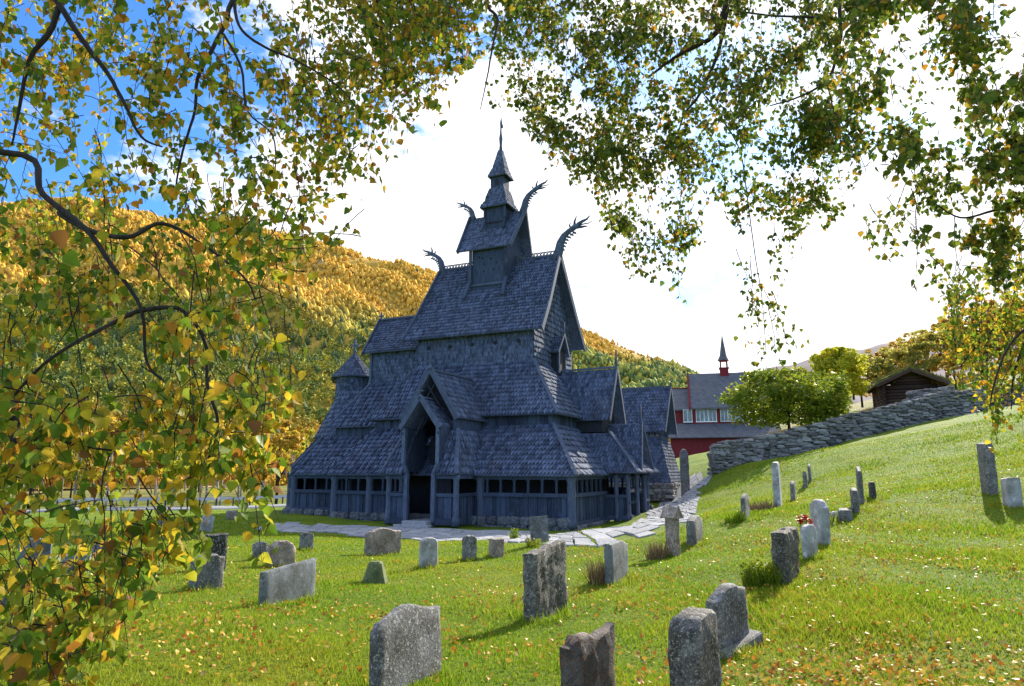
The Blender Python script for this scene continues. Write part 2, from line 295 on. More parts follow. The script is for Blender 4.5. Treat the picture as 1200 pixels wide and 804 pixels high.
# ------------------------------------------------------------------ shingled panels
V3=lambda *a: Vector(a)
def panel(mb,A,B,C,D,w=.19,h=.31,pt=1.0,lift=.06,slab=.07,planks=False):
    A,B,C,D=map(Vector,(A,B,C,D))
    u=(B-A); L=u.length
    if L<1e-4: u=(C-D); 
    u=u.normalized(); v=(D-A)-u*(D-A).dot(u); H=v.length; n=u.cross(v).normalized(); sD=(D-A).dot(u); sC=(C-A).dot(u); sB=(B-A).dot(u)
    mb.hexa([A-n*slab,B-n*slab,C-n*slab,D-n*slab],[A,B,C,D])
    P=lambda s,t,l: A+u*s+v*t+n*l
    colm=planks
    if planks: planks=False; w=.19; h=.34; lift=.075; pt=1.1
    rows=1 if planks else max(1,round(H/h))
    for i in range(rows):
        t0=i/rows; dt=1/rows; tt=min(1.0,t0+dt*1.3); tm=t0+dt*.4
        sl=sD*tm; sr=sB+(sC-sB)*tm
        if planks: sl=min(0,sD); sr=max(sB,sC)
        k0=math.floor(sl/w)-1; k1=math.ceil(sr/w)+1
        for k in range(k0,k1+1):
            c=k*w+(w/2 if (i%2 and not colm) else 0); a=c-w/2+.008; b=c+w/2-.008
            if planks:
                # board clipped by sloping side edges
                m=(a+b)/2
                lo=0.; hi=1.
                if sD>1e-3 and m<sD: hi=min(hi,m/sD)
                if sD<-1e-3 and m<0: lo=max(lo,m/sD)
                if sC<sB-1e-3 and m>sC: hi=min(hi,(sB-m)/(sB-sC))
                if sC>sB+1e-3 and m>sB: lo=max(lo,(m-sB)/(sC-sB))
                if sD<=1e-3 and m<min(0,sD): continue
                if m<min(0,sD) or m>max(sB,sC) or hi-lo<.06: continue
                l0=(.075 if k%2 else .03)+random.uniform(0,.012); e=.05/H*(1 if k%2 else .3)+random.uniform(0,.015); hw=.5*w*(1.0 if k%2 else .9)
                tb=lo-(e if lo<.01 else 0)
                mb.add([P(m-hw,tb+.07/H,l0),P(m,tb,l0),P(m+hw,tb+.07/H,l0),P(m+hw,hi,l0),P(m-hw,hi,l0),
                        P(m-hw,tb+.07/H,-.01),P(m,tb,-.01),P(m+hw,tb+.07/H,-.01),P(m+hw,hi,-.01),P(m-hw,hi,-.01)],
                       [(0,1,2,3,4),(0,5,6,1),(1,6,7,2),(2,7,8,3),(4,9,5,0)])
                continue
            a=max(a,sl); b=min(b,sr)
            if b-a<.3*w: continue
            j=random.uniform(-.012,.012); e=random.uniform(-.06,.06)*dt; l=lift*random.uniform(.75,1.3)*((1.35 if k%2 else .75) if colm else 1); m=(a+b)/2; lt=.012
            pb=t0+e+dt*pt*.5
            mb.add([P(a,pb,l),P(m+j,t0+e-.02*dt,l),P(b,pb,l),P(b,tt,lt),P(a,tt,lt),P(a,pb,0),P(m+j,t0+e-.02*dt,0),P(b,pb,0)],
                   [(0,1,2,3,4),(0,5,6,1),(1,6,7,2),(0,4,5),(2,7,3)])
def ring(mb,e,t,sides='NSWE',**k):
    """hipped skirt: e=(x0,x1,y0,y1,z) at the eave, t=the same at the top"""
    x0,x1,y0,y1,z=e; a0,a1,b0,b1,q=t
    if 'N' in sides: panel(mb,(x0,y0,z),(x1,y0,z),(a1,b0,q),(a0,b0,q),**k)
    if 'S' in sides: panel(mb,(x1,y1,z),(x0,y1,z),(a0,b1,q),(a1,b1,q),**k)
    if 'W' in sides: panel(mb,(x1,y0,z),(x1,y1,z),(a1,b1,q),(a1,b0,q),**k)
    if 'E' in sides: panel(mb,(x0,y1,z),(x0,y0,z),(a0,b0,q),(a0,b1,q),**k)
class HB:
    def __init__(s): s.l=[]
    def bar(s,*a,**k): s.l.append((a,k))
    def build(s,name,mat,parent):
        for a,k in s.l:
            m=MB(); m.bar(*a,**k); m.build(name,mat,parent)
def hipbars(mb,e,t,which=((0,2),(1,2),(0,3),(1,3)),w=.20):
    for i,j in which: mb.bar((e[i],e[j],e[4]+.03),(t[i],t[j],t[4]+.05),w,.12)
def gable(mb,r0,r1,x0,x1,yw,ze,zr,axis='x',cy=0,flare=.0,**k):
    """gabled roof, ridge r0..r1 along axis at height zr; eaves x0..x1 at +-yw"""
    T=(lambda a,b,c:(a,cy+b,c)) if axis=='x' else (lambda a,b,c:(cy-b,a,c))
    m=.35; zm=ze+(zr-ze)*m; ym=yw*(1-m)-flare; xm0=x0+(r0-x0)*m; xm1=x1+(r1-x1)*m
    def side(s):
        a=[(x0,-yw*s,ze),(x1,-yw*s,ze)]; b=[(xm0,-ym*s,zm),(xm1,-ym*s,zm)]; c=[(r0,0,zr),(r1,0,zr)]
        if s<0: a.reverse(); b.reverse(); c.reverse()
        if flare:
            panel(mb,T(*a[0]),T(*a[1]),T(*b[1]),T(*b[0]),**k); panel(mb,T(*b[0]),T(*b[1]),T(*c[1]),T(*c[0]),**k)
        else: panel(mb,T(*a[0]),T(*a[1]),T(*c[1]),T(*c[0]),**k)
    side(1); side(-1)
def barge(mb,rx,ex,yw,ze,zr,axis='x',cy=0,w=.09,h=.26,teeth=0):
    T=(lambda a,b,c:Vector((a,cy+b,c))) if axis=='x' else (lambda a,b,c:Vector((cy-b,a,c)))
    for s in (-1,1):
        mb.cut(); a=T(ex,s*yw,ze); b=T(rx,0,zr+.05); mb.bar(a,b,w,h,up=T(0,-s*(zr-ze),-yw)-T(0,0,0) if False else (0,0,1))
        if teeth:
            for i in range(teeth):
                t=(i+.5)/teeth; p=a.lerp(b,t); o=(T(0,s,.35)-T(0,0,0)-Vector((0,cy,0))*0)
                d=T(1,s*1.0,.5)-T(1,0,0); mb.bar(p,p+Vector(d).normalized()*.16+Vector((0,0,-.05)),w*.8,.12)
def crest(mb,x0,x1,z,y=0,axis='x',h=.32):
    n=max(2,int(abs(x1-x0)/.22)); st=(x1-x0)/n
    T=(lambda a,c:(a,y,c)) if axis=='x' else (lambda a,c:(y,a,c))
    mb.bar(T(x0,z+.05),T(x1,z+.05),.14,.12); mb.bar(T(x0,z+h),T(x1,z+h),.05,.05)
    for i in range(n):
        a=x0+i*st; mb.bar(T(a,z+.08),T(a+st,z+h),.045,.05); mb.bar(T(a+st,z+.08),T(a,z+h),.045,.05)
def pwall(mb,p,q,z0,z1,t=.10,bw=.24):
    """vertical plank wall from p to q (xy)"""
    p=Vector((p[0],p[1],0)); q=Vector((q[0],q[1],0)); L=(q-p).length; n=max(1,round(L/bw)); u=(q-p)/n; nrm=Vector((u.y,-u.x,0)).normalized()
    for i in range(n):
        a=p+u*i; b=p+u*(i+1); o=nrm*(.018 if i%2 else -.012+random.uniform(0,.012)); g=u.normalized()*.006
        bt=[a+g+o,b-g+o,b-g-nrm*t,a+g-nrm*t]; zz=z1
        mb.hexa([v+Vector((0,0,z0)) for v in bt],[v+Vector((0,0,zz)) for v in bt])
CH=empty('stave_church',(CC[0],CC[1],0),ANG,'dark blue-grey wooden stave church with stacked shingled roofs, dragon heads and slender ridge spire','church')
SH,PL,TR,DK=M['shingle'],M['plank'],M['trim'],M['dark']
# --- foundation of rough stones
mb=MB()
def rock(mb,c,sx,sy,sz,rz=0,seed=None,jit=.22):
    """rough block: rounded cuboid of 24 verts"""
    vs=[];rr=random.random
    for z in (-1,-.55,.55,1):
        k=.80 if abs(z)==1 else 1
        for x,y in ((-1,-.6),(-.6,-1),(.6,-1),(1,-.6),(1,.6),(.6,1),(-.6,1),(-1,.6)):
            X=x*k*sx*(1+jit*(rr()-.5)); Y=y*k*sy*(1+jit*(rr()-.5)); Z=z*sz*(1+jit*(rr()-.5))
            vs.append((c[0]+X*math.cos(rz)-Y*math.sin(rz),c[1]+X*math.sin(rz)+Y*math.cos(rz),c[2]+Z))
    fs=[tuple(range(7,-1,-1)),tuple(range(24,32))]+[(i*8+k,i*8+(k+1)%8,(i+1)*8+(k+1)%8,(i+1)*8+k) for i in range(3) for k in range(8)]
    mb.add(vs,fs)
def rockline(mb,p,q,z0,z1,t=.25):
    p=Vector(p);q=Vector(q);L=(q-p).length;d=(q-p).normalized();a=math.atan2(d.y,d.x);s=0
    for layer in range(2):
        s=0
        while s<L:
            w=random.uniform(.18,.42); c=p+d*(s+w); hh=(z1-z0)/2
            rock(mb,(c.x+random.uniform(-.03,.03),c.y+random.uniform(-.06,.02),z0+hh*(layer+.5)),w,t,hh*.55,a+random.uniform(-.1,.1)); s+=2*w
AMB=[(-11.0,-5.95),(-7.0,-7.3),(7.1,-7.3),(7.1,7.3),(-7.0,7.3)]
low=[(7.1,-7.3),(-6.75,-7.3),(-6.75,-6.0),(-10.8,-6.0),(-13.6,-3.2),(-13.6,3.2),(-10.8,6.0),(-6.75,6.0),(-6.75,7.3),(7.1,7.3)]
for i in range(len(low)):
    a=low[i];b=low[(i+1)%len(low)]
    rockline(mb,(a[0],a[1],0),(b[0],b[1],0),-.35 if a[0]>-6 else -.25,.10 if a[0]>-6 and b[0]>-6 else .45)
mb.build('foundation',M['foundstone'],CH)
# --- ambulatory wall: plank parapet, rail, top plate; open gallery above
def zb(p): return .08 if p[0]>-6 else .40
mb=MB(); rl=MB()
GX=[]
for i in range(len(low)):
    b=low[i];a=low[(i+1)%len(low)]
    if i==len(low)-1: # west side, leave the doorway behind the west porch
        segs=[((7.1,-7.3),(7.1,-1.9)),((7.1,1.9),(7.1,7.3))]; segs=[(s_[0],s_[1]) for s_ in segs]
    elif i==0: segs=[((-6.75,-7.3),(-1.95,-7.3)),((1.95,-7.3),(7.1,-7.3))]
    else: segs=[(a,b)]
    for p,q in segs:
        z0=.10 if (p[0]>-6 or q[0]>-6) else .42
        mb.cut(); rl.cut(); pwall(mb,p,q,z0,2.3 if (p[0]<-10.7 and q[0]<-10.7 and max(p[1],q[1])<4) else 1.42)
        P3=Vector((p[0],p[1],0));Q3=Vector((q[0],q[1],0));u=(Q3-P3).normalized(); nn=Vector((u.y,-u.x,0))
        for z,hh,oo in ((z0+.07,.2,.07),(1.50,.18,.06),(2.33,.20,.03)):
            rl.bar(P3+nn*oo+Vector((0,0,z)),Q3+nn*oo+Vector((0,0,z)),.16,hh)
        L=(Q3-P3).length; k=max(1,round(L/.78))
        for j in range(1,k): GX.append((P3+(Q3-P3)*j/k,math.atan2(u.y,u.x)))
aw=mb.build('ambulatory_wall',PL,CH)
rl.build('rail',PL,aw)
pm=MB(); pm.box(-.055,.055,-.05,.05,1.58,2.25); pm.box(-.09,.09,-.06,.06,2.15,2.24)
gp=None
for c,a in GX:
    if gp is None: gp=pm.build('gallery_post',PL,aw); o=gp
    else: o=gp.copy(); COL.objects.link(o); o.parent=aw
    o.location=c; o.rotation_euler=(0,0,a)
# round corner posts
pm=MB(); pm.lathe((0,0,0),[(.0,.0),(.26,.0),(.26,.25),(.21,.35),(.20,2.1),(.25,2.2),(.25,2.42),(0,2.42)],14)
cpst=None
for x,y in low+[(-2.3,-7.3),(2.3,-7.3),(-4.4,-7.3)]:
    if cpst is None: o=cpst=pm.build('corner_post',TR,CH)
    else: o=cpst.copy(); COL.objects.link(o); o.parent=CH
    o.location=(x,y,0.02)
# --- inner core (nave wall behind the gallery)
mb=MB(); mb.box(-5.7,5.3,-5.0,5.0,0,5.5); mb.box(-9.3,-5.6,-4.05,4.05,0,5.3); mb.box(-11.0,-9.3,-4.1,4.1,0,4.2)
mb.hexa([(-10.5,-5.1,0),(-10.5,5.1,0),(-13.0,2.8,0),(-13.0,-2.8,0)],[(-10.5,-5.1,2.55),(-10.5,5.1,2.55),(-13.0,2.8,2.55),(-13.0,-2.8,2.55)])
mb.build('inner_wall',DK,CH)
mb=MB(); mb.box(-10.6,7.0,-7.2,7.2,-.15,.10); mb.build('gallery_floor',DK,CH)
# --- tier 1 roof (ambulatory)
e1=(-7.25,7.5,-7.75,7.75,2.42); t1=(-5.72,5.33,-5.02,5.02,5.06)
mb=MB(); hb=HB()
panel(mb,(-7.25,-7.75,2.45),(-1.0,-7.75,2.45),(-1.0,-5.02,5.06),(-5.72,-5.02,5.06),w=.17,planks=True)
panel(mb,(-1.0,-7.75,2.45),(7.5,-7.75,2.42),(5.33,-5.02,5.06),(-1.0,-5.02,5.06),w=.19,h=.33,lift=.075)
ring(mb,e1,t1,'SWE',w=.24,h=.36,lift=.09,pt=.5)
hipbars(hb,e1,t1)
ec=(-11.2,-6.9,-6.35,6.35,2.45); tc=(-10.3,-5.7,-4.2,4.2,4.72)
panel(mb,(-11.2,-6.35,2.45),(-6.6,-6.35,2.45),(-5.7,-4.2,4.72),(-10.3,-4.2,4.72),w=.17,planks=True)
panel(mb,(-6.6,6.35,2.45),(-11.2,6.35,2.45),(-10.3,4.2,4.72),(-5.7,4.2,4.72),w=.17,planks=True)
poly=[(-11.2,-6.35),(-14.05,-3.35),(-14.05,3.35),(-11.2,6.35)]; ptop=[(-10.3,-4.2),(-12.6,-2.0),(-12.6,2.0),(-10.3,4.2)]
for i in range(3):
    b,a=poly[i],poly[i+1]; c,d=ptop[i],ptop[i+1]
    panel(mb,(*a,2.45),(*b,2.45),(*c,4.72),(*d,4.72),w=.17,planks=True)
for p,q in zip(poly,ptop): hb.bar((*p,2.5),(*q,4.78),.2,.12)
r1=mb.build('ambulatory_roof',SH,CH); 
# --- tier 2 wall + roof (aisles)
w2=MB()
for p,q in (((5.33,-5.02),(-5.72,-5.02)),((-5.72,-5.02),(-5.72,5.02)),((-5.72,5.02),(5.33,5.02)),((5.33,5.02),(5.33,-5.02))): pwall(w2,q,p,4.9,5.6)
for p,q in (((-5.7,-4.15),(-9.4,-4.15)),((-9.4,4.15),(-5.7,4.15))): pwall(w2,q,p,4.5,5.35)
w2.build('aisle_wall',PL,CH)
e2=(-6.15,5.75,-5.45,5.45,5.56); t2=(-4.25,3.5,-3.22,3.22,8.85)
mb=MB()
panel(mb,(-6.15,-5.45,5.58),(-.9,-5.45,5.57),(-.9,-3.22,8.85),(-4.25,-3.22,8.85),w=.16,planks=True)
panel(mb,(-.9,-5.45,5.57),(5.75,-5.45,5.54),(3.5,-3.22,8.85),(-.9,-3.22,8.85),w=.18,h=.31,lift=.07)
ring(mb,e2,t2,'SWE',w=.22,h=.34,lift=.08,pt=.5)
hipbars(hb,e2,t2)
# chancel aisle roof + apse roof
ec2=(-9.75,-5.0,-4.5,4.5,5.28); tc2=(-8.35,-4.2,-2.15,2.15,8.2)
panel(mb,(-9.75,-4.5,5.28),(-5.6,-4.5,5.28),(-4.3,-2.15,8.2),(-8.35,-2.15,8.2),w=.16,planks=True)
ring(mb,ec2,tc2,'S',w=.2,h=.34)
hb.bar((-9.75,-4.5,5.33),(-8.35,-2.15,8.26),.2,.12)
def cone(mb,c,r0,z0,r1,z1,n,a0=0,a1=2*math.pi,**k):
    for i in range(n):
        A0=a0+(a1-a0)*i/n;A1=a0+(a1-a0)*(i+1)/n
        f=lambda r,a,z:(c[0]+r*math.cos(a),c[1]+r*math.sin(a),z)
        panel(mb,f(r0,A0,z0),f(r0,A1,z0),f(r1,A1,z1),f(r1,A0,z1),**k)
cone(mb,(-11.4,0),1.2,0.0+7.85,1.17,7.9,8)
cone(mb,(-10.7,0),3.0,4.78,1.5,7.9,14,w=.2,h=.33)
mb.build('aisle_roof',SH,CH)
hb.build('hip_board',TR,CH)
# --- nave upper wall, shingled
mb=MB()
X0,X1=-4.2,3.5
panel(mb,(X0,-3.2,8.7),(X1,-3.2,8.7),(X1,-3.2,10.95),(X0,-3.2,10.95),w=.14,h=.24,lift=.045)
panel(mb,(X1,3.2,8.7),(X0,3.2,8.7),(X0,3.2,10.95),(X1,3.2,10.95),w=.14,h=.24,lift=.045)
panel(mb,(X1,-3.2,8.7),(X1,3.2,8.7),(X1,3.2,10.95),(X1,-3.2,10.95),w=.26,h=.34,lift=.08,pt=.4)
panel(mb,(X0,3.2,8.7),(X0,-3.2,8.7),(X0,-3.2,10.95),(X0,3.2,10.95),w=.2,h=.30,lift=.03)
panel(mb,(X1,-3.2,10.9),(X1,3.2,10.9),(X1,.05,15.6),(X1,-.05,15.6),w=.26,h=.34,lift=.08,pt=.4)
panel(mb,(X0,3.2,10.9),(X0,-3.2,10.9),(X0,-.05,15.6),(X0,.05,15.6),w=.2,h=.30,lift=.03)
nw=mb.build('nave_wall',SH,CH)
mb=MB()
for x in (-3.4,-1.9,-.4,1.1,2.6):
    mb.lathe((0,0,0),[(.0,0)],3) if False else None
    mb.cut(); mb.tube([(x,-3.17,10.0),(x,-3.27,10.0)],.12,10)
mb.build('round_window',DK,nw)
# --- main roof
mb=MB(); gable(mb,-4.5,4.0,-4.9,4.25,3.75,10.52,15.9,flare=.14,w=.17,h=.28,lift=.065)
mr=mb.build('nave_roof',SH,CH)
mb=MB()
for rx,ex in ((4.02,4.28),(-4.52,-4.93)):
    for s in (-1,1):
        mb.cut()
        mb.bar((ex,s*3.8,10.45),(ex+(rx-ex)*.35,s*2.33,12.40),.10,.34); mb.bar((ex+(rx-ex)*.35,s*2.33,12.40),(rx,0,15.98),.10,.32)
mb.build('bargeboard',TR,mr)
mb=MB(); crest(mb,-4.4,-1.5,15.9); mb.cut(); crest(mb,1.0,3.95,15.9); mb.build('ridge_crest',TR,mr)
# soffit boards under the west verge read as dark planks
# --- dragon heads
def dragon(x,z,s,k,parent,name='dragon_head'):
    """carved neck rising from the ridge end, jaws open outward (s=+1 west)"""
    mb=MB(); P=lambda a,b:(x+s*a*k,0,z+b*k)
    mb.tube([P(-.3,-.4),P(-.05,.3),P(.05,.8),P(.28,1.2),P(.62,1.48),P(.95,1.62)],[.32*k,.29*k,.25*k,.20*k,.16*k,.16*k],10)
    mb.tube([P(.85,1.62),P(1.08,1.72),P(1.3,1.78)],[.17*k,.19*k,.13*k],8)                        # skull
    mb.tube([P(1.2,1.82),P(1.5,1.98),P(1.8,2.08),P(2.0,2.28)],[.13*k,.10*k,.07*k,.03*k],7)        # upper jaw
    mb.tube([P(1.18,1.66),P(1.45,1.62),P(1.7,1.64),P(1.82,1.56)],[.11*k,.08*k,.05*k,.03*k],7)     # lower jaw
    mb.tube([P(1.3,1.74),P(1.6,1.80),P(1.9,1.80),P(2.15,1.90)],[.045*k,.04*k,.035*k,.02*k],6)     # tongue
    mb.tube([P(1.0,1.75),P(1.0,2.05),P(1.14,2.38)],[.10*k,.07*k,.025*k],6)                       # horn
    mb.tube([P(.75,1.62),P(.66,1.86),P(.74,2.02)],[.07*k,.05*k,.02*k],6)
    for i in range(7):
        a,b=((.0,.35),(.08,.55),(.16,.75),(.27,.93),(.42,1.08),(.6,1.22),(.78,1.32))[i]; mb.tube([P(a+.1,b+.02),P(a+.27,b-.03),P(a+.31,b-.10)],[.09*k,.07*k,.04*k],5)
    return mb.build(name,TR,parent)
dragon(4.0,15.9,1,1.0,CH); dragon(-4.5,15.9,-1,.78,CH)
# --- tower stage 1
mb=MB()
mb.box(-1.45,1.0,-1.38,1.38,13.3,16.75)
for s in (-1,1):
    mb.box(-1.35,.9,min(s*1.38,s*1.42),max(s*1.38,s*1.42),14.25,16.5)
    for x in (-1.50,.98): mb.bar((x,s*1.52,16.6),(x,s*1.52,14.4),.16,.14,up=(0,1,0)); mb.bar((x,s*1.5,14.5),(x-(.22 if x<0 else -.02),s*2.05,13.2),.22,.12,up=(0,s,.6))
tw=mb.build('ridge_tower',PL,CH)
mb=MB(); mb.box(-1.55,1.12,-1.46,-1.40,14.10,14.24); mb.box(-1.55,1.12,1.40,1.46,14.10,14.24); mb.build('sill_board',TR,tw)
mb=MB()
for x,z,r in ((-.95,16.0,.07),(-.7,15.9,.06),(-.55,15.5,.05),(-.1,15.8,.06),(.3,15.5,.06),(.1,15.1,.06),(-.6,15.05,.05)): mb.cut(); mb.tube([(x,-1.41,z),(x,-1.445,z)],r,8)
mb.build('carved_opening',DK,tw)
mb=MB(); gable(mb,-2.35,1.7,-2.3,1.38,1.75,16.42,19.25,flare=.08,w=.15,h=.25,lift=.035); t5=mb.build('tower_roof',SH,CH)
mb=MB(); barge(mb,1.72,1.40,1.8,16.37,19.3); barge(mb,-2.37,-2.32,1.8,16.37,19.3); mb.build('bargeboard',TR,t5)
mb=MB(); mb.prism([(-1.35,16.6),(1.35,16.6),(0,18.9)],'x',-1.4,.95); mb.build('gable_board',PL,tw)
dragon(1.65,19.25,1,.80,CH); dragon(-2.2,19.25,-1,.62,CH)
# --- tower stage 2
c2=-.17
mb=MB(); mb.box(c2-.68,c2+.68,-.72,.72,17.6,19.75)
for x in (-.72,.72): mb.bar((c2+x,-.78,19.5),(c2+x,-.78,18.6),.12,.1,up=(0,1,0)); mb.bar((c2+x,-.8,18.7),(c2+x*1.1,-1.12,17.85),.16,.1,up=(0,-1,.6))
s2=mb.build('upper_lantern',PL,CH)
mb=MB(); mb.box(c2-.62,c2+.62,-.76,-.725,18.42,18.52); mb.build('sill_board',DK,s2)
def pyr(mb,cx,r0,z0,r1,z1,fl=.2,**k):
    rm=r0+(r1-r0)*.4-fl*.3; zm=z0+(z1-z0)*.33; rm=r0*(.62)+r1*.38-.04
    ring(mb,(cx-r0,cx+r0,-r0,r0,z0),(cx-rm,cx+rm,-rm,rm,zm),**k); ring(mb,(cx-rm,cx+rm,-rm,rm,zm),(cx-r1,cx+r1,-r1,r1,z1),**k)
mb=MB(); pyr(mb,c2,1.0,19.5,.50,20.95,w=.14,h=.22,lift=.03); mb.build('lantern_roof',SH,CH)
mb=MB(); mb.box(c2+.0-.46,c2+.46,-.46,.46,20.8,21.85); s3=mb.build('spire_lantern',PL,CH)
mb=MB(); mb.prism([(c2-.12,21.15),(c2+.12,21.15),(c2+.12,21.45),(c2,21.6),(c2-.12,21.45)],'y',-.485,-.465); mb.build('arched_opening',DK,s3)
c3=c2+.06
mb=MB(); pyr(mb,c3,.66,21.72,.12,23.75,w=.13,h=.2,lift=.025); mb.build('spire_roof',SH,CH)
mb=MB(); mb.tube([(c3,0,23.6),(c3,0,24.1),(c3,0,24.6),(c3,0,25.0),(c3,0,25.4),(c3+.02,0,25.7),(c3+.02,0,26.1)],[.14,.09,.13,.07,.05,.09,.03],8)
mb.box(c3-.02,c3+.16,-.02,.02,25.35,25.6); mb.build('finial',TR,CH)
# --- chancel upper stage
mb=MB()
for A,B in (((-8.35,-2.1),(-4.2,-2.1)),((-4.2,2.1),(-8.35,2.1)),((-8.35,2.1),(-8.35,-2.1))):
    panel(mb,(*A,8.0),(*B,8.0),(*B,10.4),(*A,10.4),w=.14,h=.24,lift=.045)
mb.prism([(-2.1,10.3),(2.1,10.3),(0,12.7)],'x',-8.3,-4.3)
cwall=mb.build('chancel_wall',SH,CH)
mb=MB(); mb.bar((-8.38,-2.16,8.1),(-8.38,-2.16,10.4),.16,.16,up=(0,1,0)); mb.bar((-4.4,-2.2,8.9),(-4.4,-2.2,10.7),.2,.16,up=(0,1,0)); mb.build('corner_board',TR,cwall)
mb=MB(); gable(mb,-9.35,-4.4,-8.75,-4.25,2.55,10.2,12.9,flare=.08,w=.16,h=.27); cr=mb.build('chancel_roof',SH,CH)
mb=MB(); barge(mb,-9.37,-8.78,2.6,10.15,12.95); mb.bar((-9.4,0,12.98),(-4.5,0,12.98),.16,.12)
mb.build('bargeboard',TR,cr)
mb=MB(); mb.tube([(-9.25,0,12.9),(-9.25,0,13.5)],.06,6); mb.box(-9.45,-9.05,-.04,.04,13.2,13.3); mb.build('cross',TR,CH)
# --- apse turret
tc_=(-11.4,0)
mb=MB(); cone(mb,tc_,1.2,6.6,1.2,9.25,14,w=.18,h=.24,lift=.035); at_=mb.build('apse_turret',SH,CH)
mb=MB(); cone(mb,tc_,1.52,9.0,1.05,9.6,16,w=.14,h=.22,lift=.035); cone(mb,tc_,1.05,9.6,.45,10.3,14,w=.13,h=.2,lift=.03); cone(mb,tc_,.45,10.3,.1,10.75,8,w=.13,h=.2,lift=.02); mb.build('turret_roof',SH,at_)
mb=MB(); mb.lathe((-11.4,0,10.6),[(.13,0),(.08,.2),(.13,.3),(.06,.4)],10); mb.box(-11.47,-11.33,-.07,.07,10.9,11.75); mb.box(-11.75,-11.05,-.06,.06,11.25,11.39)
mb.build('cross',TR,at_)
# --- west gablet on the nave wall
mb=MB(); mb.box(3.45,4.0,-.62,.62,8.2,9.8); mb.box(3.9,4.02,-.5,.5,8.3,9.7); wg=mb.build('west_dormer',DK,CH)
mb=MB(); gable(mb,3.3,4.2,3.3,4.15,.92,9.62,10.75,w=.16,h=.26); mb.build('dormer_roof',SH,wg)
mb=MB(); barge(mb,4.22,4.18,.95,9.58,10.8,w=.07,h=.14); mb.tube([(4.2,0,10.7),(4.22,0,11.6)],.04,6); mb.bar((4.05,-.55,8.4),(4.05,-.55,9.7),.1,.1,up=(0,1,0)); mb.bar((4.05,.55,8.4),(4.05,.55,9.7),.1,.1,up=(0,1,0)); mb.build('bargeboard',TR,wg)
# --- west mid cross gable
mb=MB(); mb.box(3.6,6.85,-1.25,1.25,4.8,5.6); mb.prism([(-1.25,5.5),(1.25,5.5),(0,8.2)],'x',3.6,6.85); g1=mb.build('west_gable',DK,CH)
mb=MB(); gable(mb,3.6,7.4,3.6,7.35,1.55,5.45,8.5,w=.19,h=.31,lift=.05); mb.build('gable_roof',SH,g1)
mb=MB(); barge(mb,7.45,7.4,1.62,5.4,8.55,teeth=12,h=.2); mb.tube([(7.4,0,8.4),(7.42,0,9.65)],[.07,.05],6); mb.bar((3.6,0,8.58),(7.4,0,8.62),.14,.1); mb.build('bargeboard',TR,g1)
# --- west porch
WPe=(5.6,9.15,-2.65,2.65,2.55); WPt=(5.3,7.35,-1.45,1.45,4.72)
mb=MB(); ring(mb,WPe,WPt,'NSW',w=.19,h=.31,lift=.05); wr=None
wp=MB()
for s in (-1,1):
    wp.cut(); a,b=((7.15,s*2.1),(8.45,s*2.1)); 
    (pwall(wp,a,b,.08,1.25) if s<0 else pwall(wp,b,a,.08,1.25)); wp.bar((7.15,s*2.14,1.33),(8.5,s*2.14,1.33),.14,.16); wp.bar((7.15,s*2.14,.2),(8.6,s*2.14,.2),.2,.24); wp.bar((7.15,s*2.14,2.4),(8.6,s*2.14,2.4),.16,.2)
    wp.bar((8.5,s*2.2,.2),(8.5,s*.85,.2),.2,.24); wp.bar((8.5,s*2.2,1.0),(8.5,s*.85,1.0),.12,.14)
wpo=wp.build('west_porch',PL,CH)
mb.build('porch_roof',SH,wpo)
mb=HB(); hipbars(mb,WPe,WPt,((1,2),(1,3))); mb.build('hip_board',TR,wpo)
mb=MB(); gable(mb,6.6,8.75,6.6,9.0,1.35,2.72,5.3,w=.18,h=.3,lift=.05); mb.build('gable_roof',SH,wpo)
mb=MB(); barge(mb,8.8,9.05,1.4,2.68,5.35,teeth=12,h=.2); mb.tube([(8.72,0,5.2),(8.74,0,6.4)],[.07,.05],6); mb.prism([(-.75,3.7),(.75,3.7),(0,5.0)],'x',8.3,8.4); mb.build('bargeboard',TR,wpo)
for x,y in ((8.45,-2.1),(8.45,2.1),(8.6,-.85),(8.6,.85),(7.8,-2.1)):
    mb=MB(); mb.lathe((x,y,0),[(0,.0),(.17,0),(.17,.35),(.12,.45),(.12,2.2),(.17,2.3),(.17,2.5),(0,2.5)],10); mb.build('post',TR,wpo)
# --- north portal
NP=MB()
pc=-.05; yf=-9.2
for x0,x1 in ((-1.95,-.75),(.75,1.9)):
    NP.cut(); pwall(NP,(x0,yf+.1),(x1,yf+.1),.1,1.42); NP.bar((x0,yf+.06,1.5),(x1,yf+.06,1.5),.14,.16); NP.bar((x0,yf+.06,2.36),(x1,yf+.06,2.36),.14,.18); NP.bar((x0,yf+.02,.25),(x1,yf+.02,.25),.16,.3)
NP.cut(); pwall(NP,(1.95,-9.1),(1.95,-7.3),.1,1.42); pwall(NP,(-1.95,-7.3),(-1.95,-9.1),.1,1.42)
for s in (-1.97,1.97): NP.bar((s,-9.1,1.5),(s,-7.3,1.5),.14,.16); NP.bar((s,-9.1,2.36),(s,-7.3,2.36),.14,.18)
np_=NP.build('north_porch',PL,CH)
mb=MB()
for s in (-1,1):
    mb.cut(); x=pc+s*.78; mb.bar((x,yf-.03,.2),(x,yf-.03,2.55),.20,.18,up=(0,1,0)); mb.bar((x,yf-.03,2.5),(x+s*.22,yf-.03,3.0),.2,.18,up=(0,1,0)); mb.bar((x+s*.2,yf-.03,2.9),(x+s*.2,yf-.03,4.75),.18,.18,up=(0,1,0))
mb.build('door_jamb',TR,np_)
